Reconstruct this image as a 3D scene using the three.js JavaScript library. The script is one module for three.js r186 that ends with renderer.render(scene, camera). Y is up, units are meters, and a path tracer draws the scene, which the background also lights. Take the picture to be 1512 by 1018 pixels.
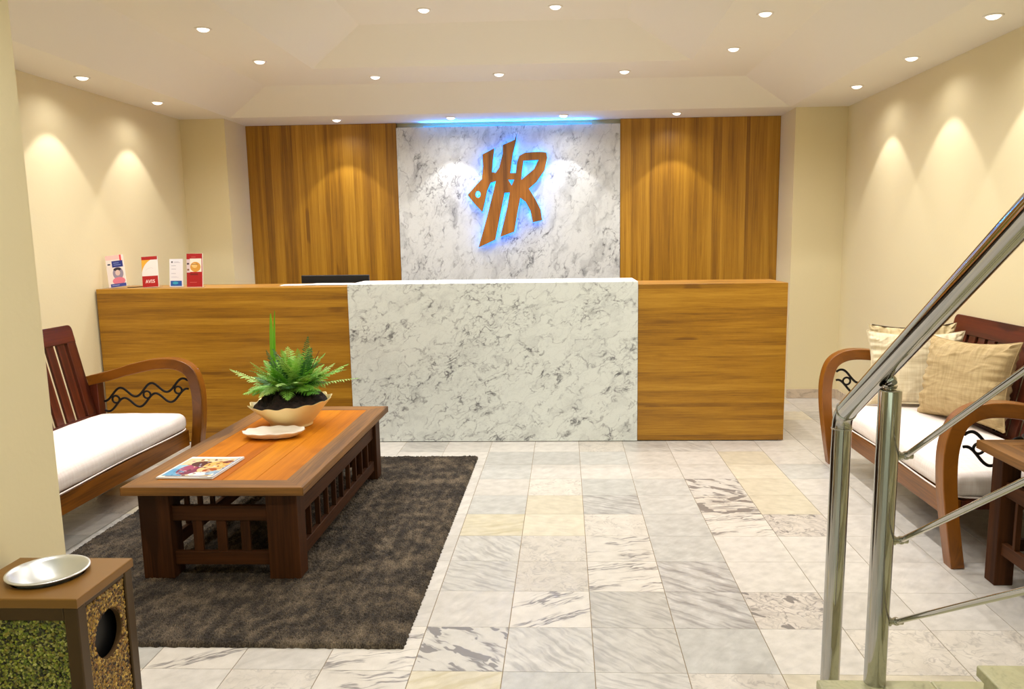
import * as THREE from 'three';
import { RoundedBoxGeometry } from 'three/addons/geometries/RoundedBoxGeometry.js';
import { mergeGeometries, mergeVertices, toCreasedNormals } from 'three/addons/utils/BufferGeometryUtils.js';
import { RectAreaLightUniformsLib } from 'three/addons/lights/RectAreaLightUniformsLib.js';

// ---------------------------------------------------------------- camera, daylight, exposure
RectAreaLightUniformsLib.init();
const scene = new THREE.Scene();
const renderer = new THREE.WebGLRenderer({ antialias: true });
renderer.shadowMap.enabled = true;
renderer.toneMapping = THREE.LinearToneMapping;
renderer.toneMappingExposure = 0.6;
const W = 1512, H = 1018, FOCAL = 1177.68;
const camera = new THREE.PerspectiveCamera(2 * Math.atan(H / 2 / FOCAL) * 180 / Math.PI, W / H, 0.05, 60);
camera.setViewOffset(W, H, -29.27, -18.95, W, H);          // the photograph is a crop: its optical axis sits right of and below the middle
camera.position.set(0, 1.402, 0);
camera.rotation.order = 'YXZ';
camera.rotation.set(-0.1491, 0.0423, -0.01348);
scene.add(camera);
scene.background = new THREE.Color(2.2, 2.5, 1.9);      // dull daylight off the planted street, let in by the glazed entrance behind the camera
const LAMP = { wall: 3.3, wallSpill: 0.8, room: 3.4, roomSpill: 3.8, color: new THREE.Color(1.0, 0.985, 0.99) };
const BLUE = new THREE.Color(0.02, 0.28, 1.0);

// ---------------------------------------------------------------- room measures (metres, camera over the origin)
const XL = -3.25, XR = 2.33, ZP = -6.85, ZB = -7.36, ZF = 2.6, YC = 2.43, Y2 = 2.63, Y3 = 2.85, ROOF = 3.05;

// ---------------------------------------------------------------- random and noise
function rng(seed) { let s = seed >>> 0; return () => { s = (s + 0x6d2b79f5) | 0; let t = Math.imul(s ^ (s >>> 15), 1 | s); t = (t + Math.imul(t ^ (t >>> 7), 61 | t)) ^ t; return ((t ^ (t >>> 14)) >>> 0) / 4294967296; }; }
const PERM = new Uint8Array(512); { const r = rng(77), p = [...Array(256).keys()]; for (let i = 255; i > 0; i--) { const j = Math.floor(r() * (i + 1)); [p[i], p[j]] = [p[j], p[i]]; } for (let i = 0; i < 512; i++) PERM[i] = p[i & 255]; }
const GX = new Float32Array(256), GY = new Float32Array(256); for (let i = 0; i < 256; i++) { GX[i] = Math.cos(i * 0.61803 * 6.28318); GY[i] = Math.sin(i * 0.61803 * 6.28318); }
function noise(x, y) {
  const xi = Math.floor(x), yi = Math.floor(y), fx = x - xi, fy = y - yi, X = xi & 255, Y = yi & 255;
  const u = fx * fx * fx * (fx * (fx * 6 - 15) + 10), v = fy * fy * fy * (fy * (fy * 6 - 15) + 10);
  const a = PERM[PERM[X] + Y], b = PERM[PERM[X + 1] + Y], c = PERM[PERM[X] + Y + 1], d = PERM[PERM[X + 1] + Y + 1];
  const n0 = GX[a] * fx + GY[a] * fy, n1 = GX[b] * (fx - 1) + GY[b] * fy, n2 = GX[c] * fx + GY[c] * (fy - 1), n3 = GX[d] * (fx - 1) + GY[d] * (fy - 1);
  return 1.5 * (n0 + u * (n1 - n0) + v * (n2 + u * (n3 - n2) - (n0 + u * (n1 - n0))));
}
function fbm(x, y, o = 4) { let s = 0, a = 0.5; for (let i = 0; i < o; i++) { s += a * noise(x, y); x = x * 2.03 + 17.1; y = y * 2.03 + 5.7; a *= 0.5; } return s; }
const clamp = (v, a = 0, b = 1) => Math.min(b, Math.max(a, v));
const smooth = (a, b, v) => { const t = clamp((v - a) / (b - a)); return t * t * (3 - 2 * t); };
const lerp = (a, b, t) => a + (b - a) * t;
const mix3 = (a, b, t) => [lerp(a[0], b[0], t), lerp(a[1], b[1], t), lerp(a[2], b[2], t)];

// ---------------------------------------------------------------- textures
function texture(w, h, fn, { srgb = true, repeat = false } = {}) {       // fn(u, v in 0..1, v up) -> [r, g, b] in 0..255 sRGB
  const d = new Uint8Array(w * h * 4);
  for (let j = 0; j < h; j++) for (let i = 0; i < w; i++) {
    const c = fn((i + 0.5) / w, (j + 0.5) / h), k = (j * w + i) * 4;
    d[k] = clamp(c[0], 0, 255); d[k + 1] = clamp(c[1], 0, 255); d[k + 2] = clamp(c[2], 0, 255); d[k + 3] = 255;
  }
  const t = new THREE.DataTexture(d, w, h); t.magFilter = THREE.LinearFilter; t.minFilter = THREE.LinearFilter;
  if (srgb) t.colorSpace = THREE.SRGBColorSpace;
  t.wrapS = t.wrapT = repeat ? THREE.MirroredRepeatWrapping : THREE.ClampToEdgeWrapping;
  t.needsUpdate = true; return t;
}
function canvasTexture(w, h, draw) {
  const c = document.createElement('canvas'); c.width = w; c.height = h; draw(c.getContext('2d'), w, h);
  const t = new THREE.CanvasTexture(c); t.colorSpace = THREE.SRGBColorSpace; t.magFilter = THREE.LinearFilter; return t;
}
// veined engineered marble; metres x, y
function marbleColor(x, y, o) {
  const s = o.seed, p = 0.83 * x + 0.56 * y, q = -0.56 * x + 0.83 * y;   // veins run along p
  const wx = fbm(x * 9 + s, y * 9, 4), wy = fbm(x * 9, y * 9 + s + 9, 4);
  const patch = smooth(-0.14, 0.22, fbm(p * 2.2 + 50 + s, q * 4.2 + 0.4 * wx, 4));
  const cloud = fbm(p * 4 + s * 2 + 0.6 * wx, q * 7 + 0.6 * wy, 4);
  const vein = (f, g, w, k) => Math.pow(clamp(1 - Math.abs(fbm(p * f + 0.35 * wx + k + s, q * g + 0.5 * wy + k, 4)) * w), 2);
  const gate = smooth(-0.1, 0.16, fbm(x * 17 + s, y * 17 + 3, 3)), fleck = smooth(0.26, 0.4, fbm(p * 30 + s, q * 46, 3)) * patch;
  let v = vein(4.2, 7.5, 12, 0) * lerp(0.5, 1, patch) * lerp(0.3, 1, gate) * o.k1 + vein(11, 18, 8, 31) * lerp(0.12, 1, patch * gate) * o.k2 + vein(24, 34, 6, 63) * 0.12 * patch + fleck * 0.22 + clamp(cloud * 1.2) * o.kc;
  v += 0.05 * noise(x * 170, y * 170);
  return mix3(o.light, o.dark, clamp(v));
}
const marbleMap = (w, h, mw, mh, o) => texture(w, h, (u, v) => marbleColor(u * mw, v * mh, o));
// laminated timber boards with grain along v; across, along in metres
function boards(seed, lo, hi) { const r = rng(seed), e = [0], tone = []; while (e[e.length - 1] < 4) { e.push(e[e.length - 1] + lo + (hi - lo) * r()); tone.push(r()); } return { e, tone }; }
function woodColor(a, l, b, o) {
  let k = 0; while (b.e[k + 1] < a) k++;
  const t0 = b.tone[k], off = k * 7.31 + o.seed;
  const warp = 0.012 * noise(a * 9 + off, l * 1.1);
  const broad = fbm((a + warp) * 16 + off, l * 0.9 + off, 3), fine = fbm((a + warp) * 130 + off, l * 4 + off, 3), pore = Math.pow(clamp(1 - Math.abs(noise((a + warp) * 240, l * 7 + off)) * 4), 3);
  const kx = noise(a * 5 + off, l * 2.2 + off * 1.7), knot = smooth(0.62, 0.8, kx);
  const t = clamp(0.5 + o.board * (t0 - 0.5) + o.broad * broad + o.fine * fine - 0.12 * pore - 0.5 * knot);
  return t < 0.5 ? mix3(o.dark, o.mid, t * 2) : mix3(o.mid, o.light, t * 2 - 1);
}
const woodMap = (w, h, mw, mh, o) => { const b = boards(o.seed + 3, o.lo, o.hi); return texture(w, h, (u, v) => (o.across ? woodColor(v * mh, u * mw, b, o) : woodColor(u * mw, v * mh, b, o)), { repeat: o.repeat }); };

// ---------------------------------------------------------------- building helpers
const counts = {};
function numbered(n) { const k = counts[n] = (counts[n] || 0) + 1; return k === 1 ? n : `${n}_${String(k - 1).padStart(3, '0')}`; }
function thing(name, label, category, [x, y, z] = [0, 0, 0], group) {
  const o = new THREE.Group(); o.name = numbered(name); scene.add(o); o.position.set(x, y, z);
  o.userData = { label, category }; if (group) o.userData.group = group; return o;
}
function structure(name) { const o = new THREE.Group(); o.name = name; o.userData.kind = 'structure'; scene.add(o); return o; }
function part(name, geo, mat, parent, label) {
  const m = new THREE.Mesh(Array.isArray(geo) ? join(geo) : geo, mat); m.name = parent === scene ? numbered(name) : name; m.castShadow = m.receiveShadow = true;
  if (label) m.userData.label = label; parent.add(m); return m;
}
function plain(g) { const q = g.index ? g.toNonIndexed() : g; for (const k of Object.keys(q.attributes)) if (!['position', 'normal', 'uv'].includes(k)) q.deleteAttribute(k); q.clearGroups(); return q; }
function join(list) { return mergeGeometries(list.map(plain)); }
let uvShift = 0;
function metreUV(g, grain = 'y') {                                     // box mapping in metres, v along the grain
  const p = g.attributes.position, n = g.attributes.normal, uv = new Float32Array(p.count * 2); uvShift += 0.3717;
  const G = 'xyz'.indexOf(grain);
  for (let i = 0; i < p.count; i++) {
    const P = [p.getX(i), p.getY(i), p.getZ(i)], N = [Math.abs(n.getX(i)), Math.abs(n.getY(i)), Math.abs(n.getZ(i))];
    let d = N.indexOf(Math.max(...N)); const rest = [0, 1, 2].filter((k) => k !== d);
    const v = rest.includes(G) ? G : rest[1], u = rest.find((k) => k !== v);
    uv[2 * i] = P[u] + uvShift; uv[2 * i + 1] = P[v] + uvShift * 1.7;
  }
  g.setAttribute('uv', new THREE.BufferAttribute(uv, 2)); return g;
}
function box(x0, x1, y0, y1, z0, z1, r = 0.004, grain = 'y') {
  const w = x1 - x0, h = y1 - y0, d = z1 - z0;
  const g = r > 0 ? new RoundedBoxGeometry(w, h, d, 2, Math.min(r, w / 2.01, h / 2.01, d / 2.01)) : new THREE.BoxGeometry(w, h, d).toNonIndexed();
  metreUV(g, grain); return plain(g.translate((x0 + x1) / 2, (y0 + y1) / 2, (z0 + z1) / 2));
}
function tube(points, r, { closed = false, seg = 40, rad = 10, curve } = {}) {
  const c = curve || new THREE.CatmullRomCurve3(points.map((p) => new THREE.Vector3(...p)), closed, 'centripetal');
  return plain(new THREE.TubeGeometry(c, seg, r, rad, closed));
}
function rod(a, b, r, rad = 20) {                                       // straight capped cylinder between two points
  const A = new THREE.Vector3(...a), B = new THREE.Vector3(...b), d = B.clone().sub(A), g = new THREE.CylinderGeometry(r, r, d.length(), rad);
  g.applyQuaternion(new THREE.Quaternion().setFromUnitVectors(new THREE.Vector3(0, 1, 0), d.normalize()));
  return plain(g.translate((A.x + B.x) / 2, (A.y + B.y) / 2, (A.z + B.z) / 2));
}
const lathe = (pts, seg = 48) => plain(new THREE.LatheGeometry(pts.map((p) => new THREE.Vector2(...p)), seg));
function grid(nu, nv, fn) {                                             // surface fn(u, v) -> [x, y, z]
  const pos = [], uv = [], idx = [];
  for (let j = 0; j <= nv; j++) for (let i = 0; i <= nu; i++) { pos.push(...fn(i / nu, j / nv)); uv.push(i / nu, j / nv); }
  for (let j = 0; j < nv; j++) for (let i = 0; i < nu; i++) { const a = j * (nu + 1) + i, b = a + 1, c = a + nu + 1, d = c + 1; idx.push(a, b, d, a, d, c); }
  const g = new THREE.BufferGeometry(); g.setAttribute('position', new THREE.Float32BufferAttribute(pos, 3)); g.setAttribute('uv', new THREE.Float32BufferAttribute(uv, 2)); g.setIndex(idx); g.computeVertexNormals(); return g;
}
const std = (o) => new THREE.MeshStandardMaterial(o), phys = (o) => new THREE.MeshPhysicalMaterial(o);
const srgb = (r, g, b) => new THREE.Color(r / 255, g / 255, b / 255).convertSRGBToLinear();

// ---------------------------------------------------------------- materials
const WOODTONE = { dark: [126, 82, 10], mid: [168, 117, 20], light: [196, 145, 44] };
const grainMap = woodMap(512, 1024, 0.5, 1.0, { seed: 5, dark: [150, 145, 140], mid: [212, 210, 208], light: [250, 250, 250], lo: 3, hi: 4, board: 0, broad: 0.8, fine: 0.5, repeat: true });
grainMap.repeat.set(2, 1);
const calmGrain = woodMap(512, 1024, 0.5, 1.0, { seed: 8, dark: [205, 196, 180], mid: [232, 228, 220], light: [252, 252, 252], lo: 3, hi: 4, board: 0, broad: 0.8, fine: 0.4, repeat: true });
calmGrain.repeat.set(2, 1);
const plasterBump = texture(512, 512, (u, v) => { const n = 128 + 90 * fbm(u * 60, v * 60, 3); return [n, n, n]; }, { srgb: false, repeat: true });
const M = {
  wall: std({ color: srgb(228, 214, 172), roughness: 0.75, bumpMap: plasterBump, bumpScale: 0.0006 }),
  ceiling: std({ color: srgb(238, 233, 220), roughness: 0.9 }),
  leakCover: std({ color: srgb(200, 195, 185), roughness: 1 }),
  grout: std({ color: srgb(150, 130, 98), roughness: 0.9 }),
  dark: std({ color: srgb(28, 26, 24), roughness: 0.5 }),
  black: std({ color: srgb(14, 14, 15), roughness: 0.45 }),
  iron: std({ color: srgb(26, 22, 20), roughness: 0.5, metalness: 0.6 }),
  tableTop: phys({ map: calmGrain, color: srgb(206, 124, 2), roughness: 0.55, specularIntensity: 0.35 }),
  tableFrame: std({ map: grainMap, color: srgb(154, 104, 38), roughness: 0.58 }),
  tableBaseShaded: phys({ map: grainMap, color: srgb(84, 47, 19), roughness: 0.6, specularIntensity: 0.4 }),  // legs and rails: shade below the lit top darkened into the timber colour
  sofaWood: std({ map: grainMap, color: srgb(160, 96, 20), roughness: 0.32 }),
  sofaBack: std({ map: grainMap, color: srgb(104, 42, 18), roughness: 0.36 }),
  steel: std({ color: srgb(186, 185, 180), roughness: 0.08, metalness: 1 }),
  aluminium: std({ color: srgb(226, 228, 226), roughness: 0.36, metalness: 0.85 }),
  white: std({ color: srgb(240, 238, 232), roughness: 0.5 }),
  paper: std({ color: srgb(238, 236, 230), roughness: 0.7 }),
  ceramic: phys({ color: srgb(246, 241, 230), roughness: 0.3, clearcoat: 0.5 }),
  ceramicCream: phys({ color: srgb(244, 222, 158), roughness: 0.35, clearcoat: 0.4 }),
};
const WP = { ...WOODTONE, seed: 11, lo: 0.03, hi: 0.09, board: 0.5, broad: 0.55, fine: 0.4 };
M.woodPanel = std({ map: woodMap(1024, 1024, 1.45, 1.45, WP), roughness: 0.42 });
M.woodPanel2 = std({ map: woodMap(1024, 1024, 1.45, 1.45, { ...WP, seed: 29 }), roughness: 0.42 });
M.counterWood = std({ map: woodMap(1024, 640, 1.8, 1.12, { ...WP, seed: 47, across: true, board: 0.32, broad: 0.5 }), roughness: 0.4 });
M.counterWood2 = std({ map: woodMap(640, 640, 1.12, 1.12, { ...WP, seed: 63, across: true, board: 0.32, broad: 0.5 }), roughness: 0.4 });
const MARBLE = { light: [232, 230, 222], dark: [98, 98, 99], k1: 0.8, k2: 0.5, kc: 0.2 };
M.marbleWall = std({ map: marbleMap(1024, 768, 2.0, 1.5, { ...MARBLE, seed: 3.3, light: [216, 217, 214], k1: 0.7, k2: 0.6, kc: 0.4 }), roughness: 0.3 });
M.marbleCounter = std({ map: marbleMap(1024, 600, 2.0, 1.17, { ...MARBLE, seed: 12.7, light: [230, 234, 228] }), roughness: 0.32 });
M.stairMarble = std({ map: marbleMap(512, 512, 1, 1, { ...MARBLE, seed: 20.7, light: [178, 174, 136], dark: [108, 106, 78], k1: 0.3, k2: 0.25 }), roughness: 0.35 });
M.baseMarble = std({ map: marbleMap(512, 256, 1, 0.5, { ...MARBLE, seed: 25.1, light: [206, 188, 164], dark: [120, 104, 90] }), roughness: 0.4 });
for (const k of ['stairMarble', 'baseMarble']) M[k].map.wrapS = M[k].map.wrapT = THREE.MirroredRepeatWrapping;
const linen = (a, b, seed) => texture(512, 512, (u, v) => {
  const wv = 0.5 + 0.25 * Math.sin(u * 512 * 1.26) + 0.25 * Math.sin(v * 512 * 1.26), sl = fbm(u * 8 + seed, v * 90, 3) + fbm(u * 90, v * 8 + seed, 3);
  return mix3(a, b, clamp(0.5 + 0.25 * (wv - 0.5) + 0.6 * sl));
}, { repeat: true });
M.linen = std({ map: linen([166, 142, 98], [196, 173, 128], 3), roughness: 0.95 });
M.linenCream = std({ map: linen([214, 198, 160], [238, 226, 196], 7), roughness: 0.95 });
M.linenPale = std({ map: linen([186, 166, 122], [220, 204, 164], 17), roughness: 0.95 });
M.seatFabric = std({ map: linen([234, 220, 210], [246, 238, 230], 11), roughness: 0.95 });
M.piping = std({ color: srgb(70, 52, 34), roughness: 0.9 });
M.lens = std({ color: 0xffffff, emissive: new THREE.Color(1, 0.93, 0.84), emissiveIntensity: 5, roughness: 0.4 });
M.trim = std({ color: srgb(232, 226, 214), roughness: 0.4 });
M.blueGlow = std({ color: srgb(120, 190, 255), emissive: new THREE.Color(0.0, 0.34, 1.0), emissiveIntensity: 2.6, roughness: 0.4 });
M.blueStrip = std({ color: srgb(120, 190, 255), emissive: BLUE, emissiveIntensity: 1.0, roughness: 0.4 });

// ================================================================ THE SETTING
// ---------------------------------------------------------------- floor of single marble tiles
const T = 0.3, TX = 0.0889, TZ = -2.418;
{
  // 8 x 8 kinds of tile in one picture: rows are kinds, columns their variants
  const KINDS = 'pgcsudhkvby';
  const cells = []; for (const k of KINDS) for (let n = 0; n < (k === 'p' || k === 'g' || k === 's' ? 7 : 5); n++) cells.push([k, n]);
  const STYLE = {
    p: { base: [228, 221, 208], cloud: 10, streak: 8, ang: 0.6, sx: 3, sy: 12 },
    g: { base: [207, 204, 194], cloud: 12, streak: 10, ang: 0.7, sx: 3, sy: 12 },
    c: { base: [230, 219, 192], cloud: 10, streak: 8, ang: -0.3, sx: 3, sy: 12 },
    s: { base: [214, 209, 197], cloud: 12, streak: 34, ang: -0.75, sx: 2, sy: 15 },
    u: { base: [230, 222, 207], cloud: 8, streak: 80, ang: 0.4, sx: 1.6, sy: 12, thin: 1 },
    d: { base: [206, 202, 193], cloud: 16, streak: 54, ang: -0.55, sx: 1.4, sy: 11 },
    h: { base: [226, 220, 207], cloud: 8, streak: 100, ang: -0.75, sx: 1.2, sy: 8, thin: 1, blob: 0.16 },
    k: { base: [228, 219, 203], cloud: 8, streak: 0, ang: 0, sx: 1, sy: 1, crack: 26 },
    v: { base: [232, 222, 207], cloud: 6, streak: 20, ang: -1.0, sx: 3, sy: 9, crack: 52, blob: 0.32 },
    b: { base: [228, 220, 204], cloud: 8, streak: 60, ang: 0.2, sx: 1.8, sy: 11, blob: 0.13, crack: 14 },
    y: { base: [229, 218, 188], cloud: 10, streak: 40, ang: 0.5, sx: 1.5, sy: 9, tint: [186, 168, 110] },
  };
  const N = 2048, C = 256, img = new Uint8Array(N * N * 4);
  cells.forEach(([k, n], id) => {
    const o = STYLE[k], cx = (id % 8) * C, cy = Math.floor(id / 8) * C, s = id * 13.7 + 4, ca = Math.cos(o.ang + (n - 2) * 0.09), sa = Math.sin(o.ang + (n - 2) * 0.09), lift = ((id * 37) % 11 - 5) * 1.3;
    for (let j = 0; j < C; j++) for (let i = 0; i < C; i++) {
      const u = i / C, v = 1 - j / C, wx = fbm(u * 3 + s, v * 3, 3), wy = fbm(u * 3, v * 3 + s, 3);
      const al = (u * ca + v * sa) + 0.12 * wx, ac = (-u * sa + v * ca) + 0.07 * wy;
      let f = 0, tint = o.tint || [118, 112, 108];
      const band = fbm(al * o.sx + s, ac * o.sy, 4);
      if (o.streak) f += (o.thin ? Math.pow(clamp(1 - Math.abs(band) * 5), 2.5) * smooth(-0.1, 0.25, fbm(al * 1.5 + s, ac * 4 + 7, 2)) * 1.7 : smooth(-0.15, 0.45, band)) * o.streak / 110;
      if (o.crack) { const r = 1 - Math.abs(fbm(u * 7 + 1.5 * wx + s, v * 7 + 1.5 * wy, 3)) * 6; f += Math.pow(clamp(r), 2) * o.crack / 110 * (0.4 + smooth(-0.2, 0.2, wx)); }
      if (o.blob) f += smooth(o.blob, o.blob + 0.05, fbm(al * 2.5 + s * 2, ac * 5 + s, 3)) * 0.75;
      const g = o.cloud * (fbm(u * 5 + s, v * 5 + s, 4)) * 2 + 5 * noise(u * 90, v * 90 + s) + lift, c = mix3([o.base[0] + g, o.base[1] + g, o.base[2] + g], tint, clamp(f, 0, 0.78));
      const q = ((cy + (C - 1 - j)) * N + cx + i) * 4; img[q] = clamp(c[0], 0, 255); img[q + 1] = clamp(c[1], 0, 255); img[q + 2] = clamp(c[2], 0, 255); img[q + 3] = 255;
    }
  });
  const atlas = new THREE.DataTexture(img, N, N); atlas.magFilter = THREE.LinearFilter; atlas.colorSpace = THREE.SRGBColorSpace; atlas.needsUpdate = true;
  M.tile = std({ map: atlas, color: new THREE.Color(0.755, 0.76, 0.775), roughness: 0.3 });
  const tileGeo = cells.map((_, id) => {
    const g = new THREE.BoxGeometry(T - 0.0028, 0.02, T - 0.0016).translate(0, -0.01, 0), uv = g.attributes.uv, e = 1.5 / N;
    for (let i = 0; i < uv.count; i++) uv.setXY(i, (id % 8) / 8 + e + uv.getX(i) * (1 / 8 - 2 * e), Math.floor(id / 8) / 8 + e + uv.getY(i) * (1 / 8 - 2 * e));
    return g;
  });
  // the kinds read off the photograph, column -3 first, from the row nearest the camera to the counter
  const PLAN = { '-1': 'uygskccpp', 0: 'uhssgpkkp', 1: 'ppusdvppp', 2: 'pskudpppp', 3: 'pskugpppp', 4: 'pyckguvpp', 5: 'pgcdgbcpp', 6: 'ppkgghcpp', 7: 'pgppppcgp', 8: 'pgggppcpp' };
  const floor = structure('floor'), rand = rng(5), rest = [];
  part('screed', box(XL - 0.2, XR + 0.2, -0.16, -0.0022, ZB - 0.2, ZF + 0.2, 0), M.grout, floor);
  const pick = (k) => { const ids = cells.map((c, i) => (c[0] === k ? i : -1)).filter((i) => i >= 0); return ids[Math.floor(rand() * ids.length)]; };
  for (let r = -18; r <= 16; r++) for (let c = -12; c <= 7; c++) {
    const x = TX + T * (c + 0.5), z = TZ - T * (r + 0.5); if (x < XL - 0.14 || x > XR + 0.14 || z < ZB - 0.1 || z > ZF) continue;
    const plan = PLAN[r]?.[c + 3], k = plan || 'ppgcspskpgu'[Math.floor(rand() * 11)], id = pick(k);
    const underRug = x > -2.1 && x < -0.7 && z > -4.85 && z < -2.65, behind = z < -5.55 && x < 1.4, near = r < -1;
    if (underRug || behind || near) { rest.push(tileGeo[id].clone().translate(x, 0, z)); continue; }
    const t = part('tile', tileGeo[id], M.tile, floor); t.position.set(x, 0, z);
  }
  const m = part('tile_field', join(rest), M.tile, floor); m.userData.kind = 'stuff';
}
// ---------------------------------------------------------------- walls
{
  const wall = (name, ...b) => { const m = part(name, box(...b, 0), M.wall, scene); m.userData.kind = 'structure'; return m; };
  wall('wall_left', XL - 0.2, XL, -0.1, ROOF, ZB - 0.2, ZF + 0.2);
  wall('wall_right', XR, XR + 0.2, -0.1, ROOF, ZB - 0.2, ZF + 0.2);
  wall('wall_back', XL, XR, -0.1, ROOF, ZB - 0.2, ZB);
  wall('wall_back_left', XL, -2.865, -0.02, YC + 0.02, ZB, ZP);
  wall('wall_back_right', 1.905, XR, -0.02, YC + 0.02, ZB, ZP);
  wall('wall_entry', XL, -1.44, -0.02, YC + 0.02, -2.13, -1.2);
  // wall behind the camera with the glazed entrance
  const f = structure('wall_front'), x0 = -3.0, x1 = 0.8, y1 = 2.3;
  part('wall_piece', [box(XL, x0, -0.1, ROOF, ZF, ZF + 0.2, 0), box(x1, XR, -0.1, ROOF, ZF, ZF + 0.2, 0), box(x0, x1, y1, ROOF, ZF, ZF + 0.2, 0)], M.wall, f);
  const d = structure('door_1');
  part('door_frame', [box(x0, x0 + 0.06, 0, y1, ZF + 0.06, ZF + 0.12, 0.004), box(x1 - 0.06, x1, 0, y1, ZF + 0.06, ZF + 0.12, 0.004), box(x0, x1, y1 - 0.06, y1, ZF + 0.06, ZF + 0.12, 0.004), box((x0 + x1) / 2 - 0.03, (x0 + x1) / 2 + 0.03, 0, y1, ZF + 0.06, ZF + 0.12, 0.004)], M.aluminium, d);
  part('glass_pane', box(x0 + 0.05, x1 - 0.05, 0.01, y1 - 0.05, ZF + 0.085, ZF + 0.091, 0), phys({ color: 0xffffff, transmission: 1, thickness: 0, roughness: 0.02, ior: 1.5 }), d);
  // marble skirting
  const base = (name, ...b) => { const m = part(name, box(...b, 0.003, 'x'), M.baseMarble, scene); m.userData.kind = 'structure'; };
  base('baseboard_right', XR - 0.014, XR, 0, 0.08, ZP + 0.014, ZF);
  base('baseboard_left', XL, XL + 0.014, 0, 0.08, ZP, ZF);
  base('baseboard_back', 1.905, XR, 0, 0.08, ZP, ZP + 0.014);
  base('baseboard_entry', -1.44, -1.428, 0, 0.08, -2.13, -1.2);
}
// ---------------------------------------------------------------- stepped tray ceiling
{
  const c = structure('ceiling');
  const A = [-2.80, 1.855, -6.82, -1.9], B = [-2.385, 1.42, -6.545, -2.2], D = [-1.81, 0.91, -5.94, -2.7], E = [-1.385, 0.43, -5.65, -3.0];
  const slab = (o, h, y, t) => {                                       // rectangle o with a rectangular hole h, underside at y
    const rect = (P, q) => { P.moveTo(q[0], -q[2]); P.lineTo(q[1], -q[2]); P.lineTo(q[1], -q[3]); P.lineTo(q[0], -q[3]); P.closePath(); return P; };
    const s = rect(new THREE.Shape(), o); if (h) s.holes.push(rect(new THREE.Path(), h));
    return plain(new THREE.ExtrudeGeometry(s, { depth: t, bevelEnabled: false }).rotateX(-Math.PI / 2).translate(0, y, 0));
  };
  const slope = (a, ya, b, yb) => {                                    // four battered boards between two rectangles
    const P = (q, y) => [[q[0], y, q[2]], [q[1], y, q[2]], [q[1], y, q[3]], [q[0], y, q[3]]], lo = P(a, ya), hi = P(b, yb), pos = [], t = 0.03;
    for (let k = 0; k < 4; k++) {
      const m = (k + 1) % 4, q = [lo[k], lo[m], hi[m], hi[k]], up = q.map((p) => [p[0], p[1] + t, p[2]]);
      const quad = (w, x, y, z) => pos.push(...w, ...x, ...y, ...w, ...y, ...z);
      quad(...q); quad(up[3], up[2], up[1], up[0]);
    }
    const g = new THREE.BufferGeometry(); g.setAttribute('position', new THREE.Float32BufferAttribute(pos, 3)); g.setAttribute('uv', new THREE.Float32BufferAttribute(new Float32Array(pos.length / 3 * 2), 2)); g.computeVertexNormals(); return g;
  };
  part('soffit', slab([XL, XR, ZB, ZF], A, YC, 0.03), M.ceiling, c);
  part('sloped_border', slope(A, YC, B, Y2), M.ceiling, c);
  part('middle_step', slab([A[0], A[1], A[2], A[3]], D, Y2, 0.03), M.ceiling, c);
  part('sloped_border', slope(D, Y2, E, Y3), M.ceiling, c);
  part('top_panel', slab([D[0], D[1], D[2], D[3]], null, Y3, 0.03), M.ceiling, c);
  part('light_leak_cover', box(XL - 0.2, XR + 0.2, ROOF, ROOF + 0.2, ZB - 0.2, ZF + 0.2, 0), M.leakCover, c);  // unseen slab added over the ceiling to stop light leaking in
}
// ---------------------------------------------------------------- stairs at the right, rising towards the camera
{
  const s = structure('stairs');
  const step = (x0, y, z) => { part('riser_block', box(x0 + 0.012, XR, y - 0.155, y - 0.026, z + 0.012, z + 0.5, 0.002), M.stairMarble, s); return [x0, y, z]; };
  const A = step(0.69, 0.155, -2.085), B = step(0.615, 0.31, -1.862), C = step(0.893, 0.465, -1.662);
  part('tread', box(A[0], XR, A[1] - 0.026, A[1], A[2], A[2] + 0.29, 0.004, 'x'), M.stairMarble, s);
  for (const [x0, x1] of [[B[0], 0.768], [0.7685, 0.892], [0.8925, 1.3], [1.3005, XR]]) part('tread', box(x0, x1, B[1] - 0.026, B[1], B[2], B[2] + 0.27, 0.005, 'x'), M.stairMarble, s);
  part('tread', box(C[0], XR, C[1] - 0.026, C[1], C[2], C[2] + 0.3, 0.004, 'x'), M.stairMarble, s);
  for (let k = 1; k <= 4; k++) { const D = step(0.893, 0.465 + 0.155 * k, -1.662 + 0.25 * k); part('tread', box(D[0], XR, D[1] - 0.026, D[1], D[2], D[2] + 0.3, 0.004, 'x'), M.stairMarble, s); }
  part('landing', box(0.9, XR, 0, 1.06, -0.16, ZF, 0.004), M.stairMarble, s);
}

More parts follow.
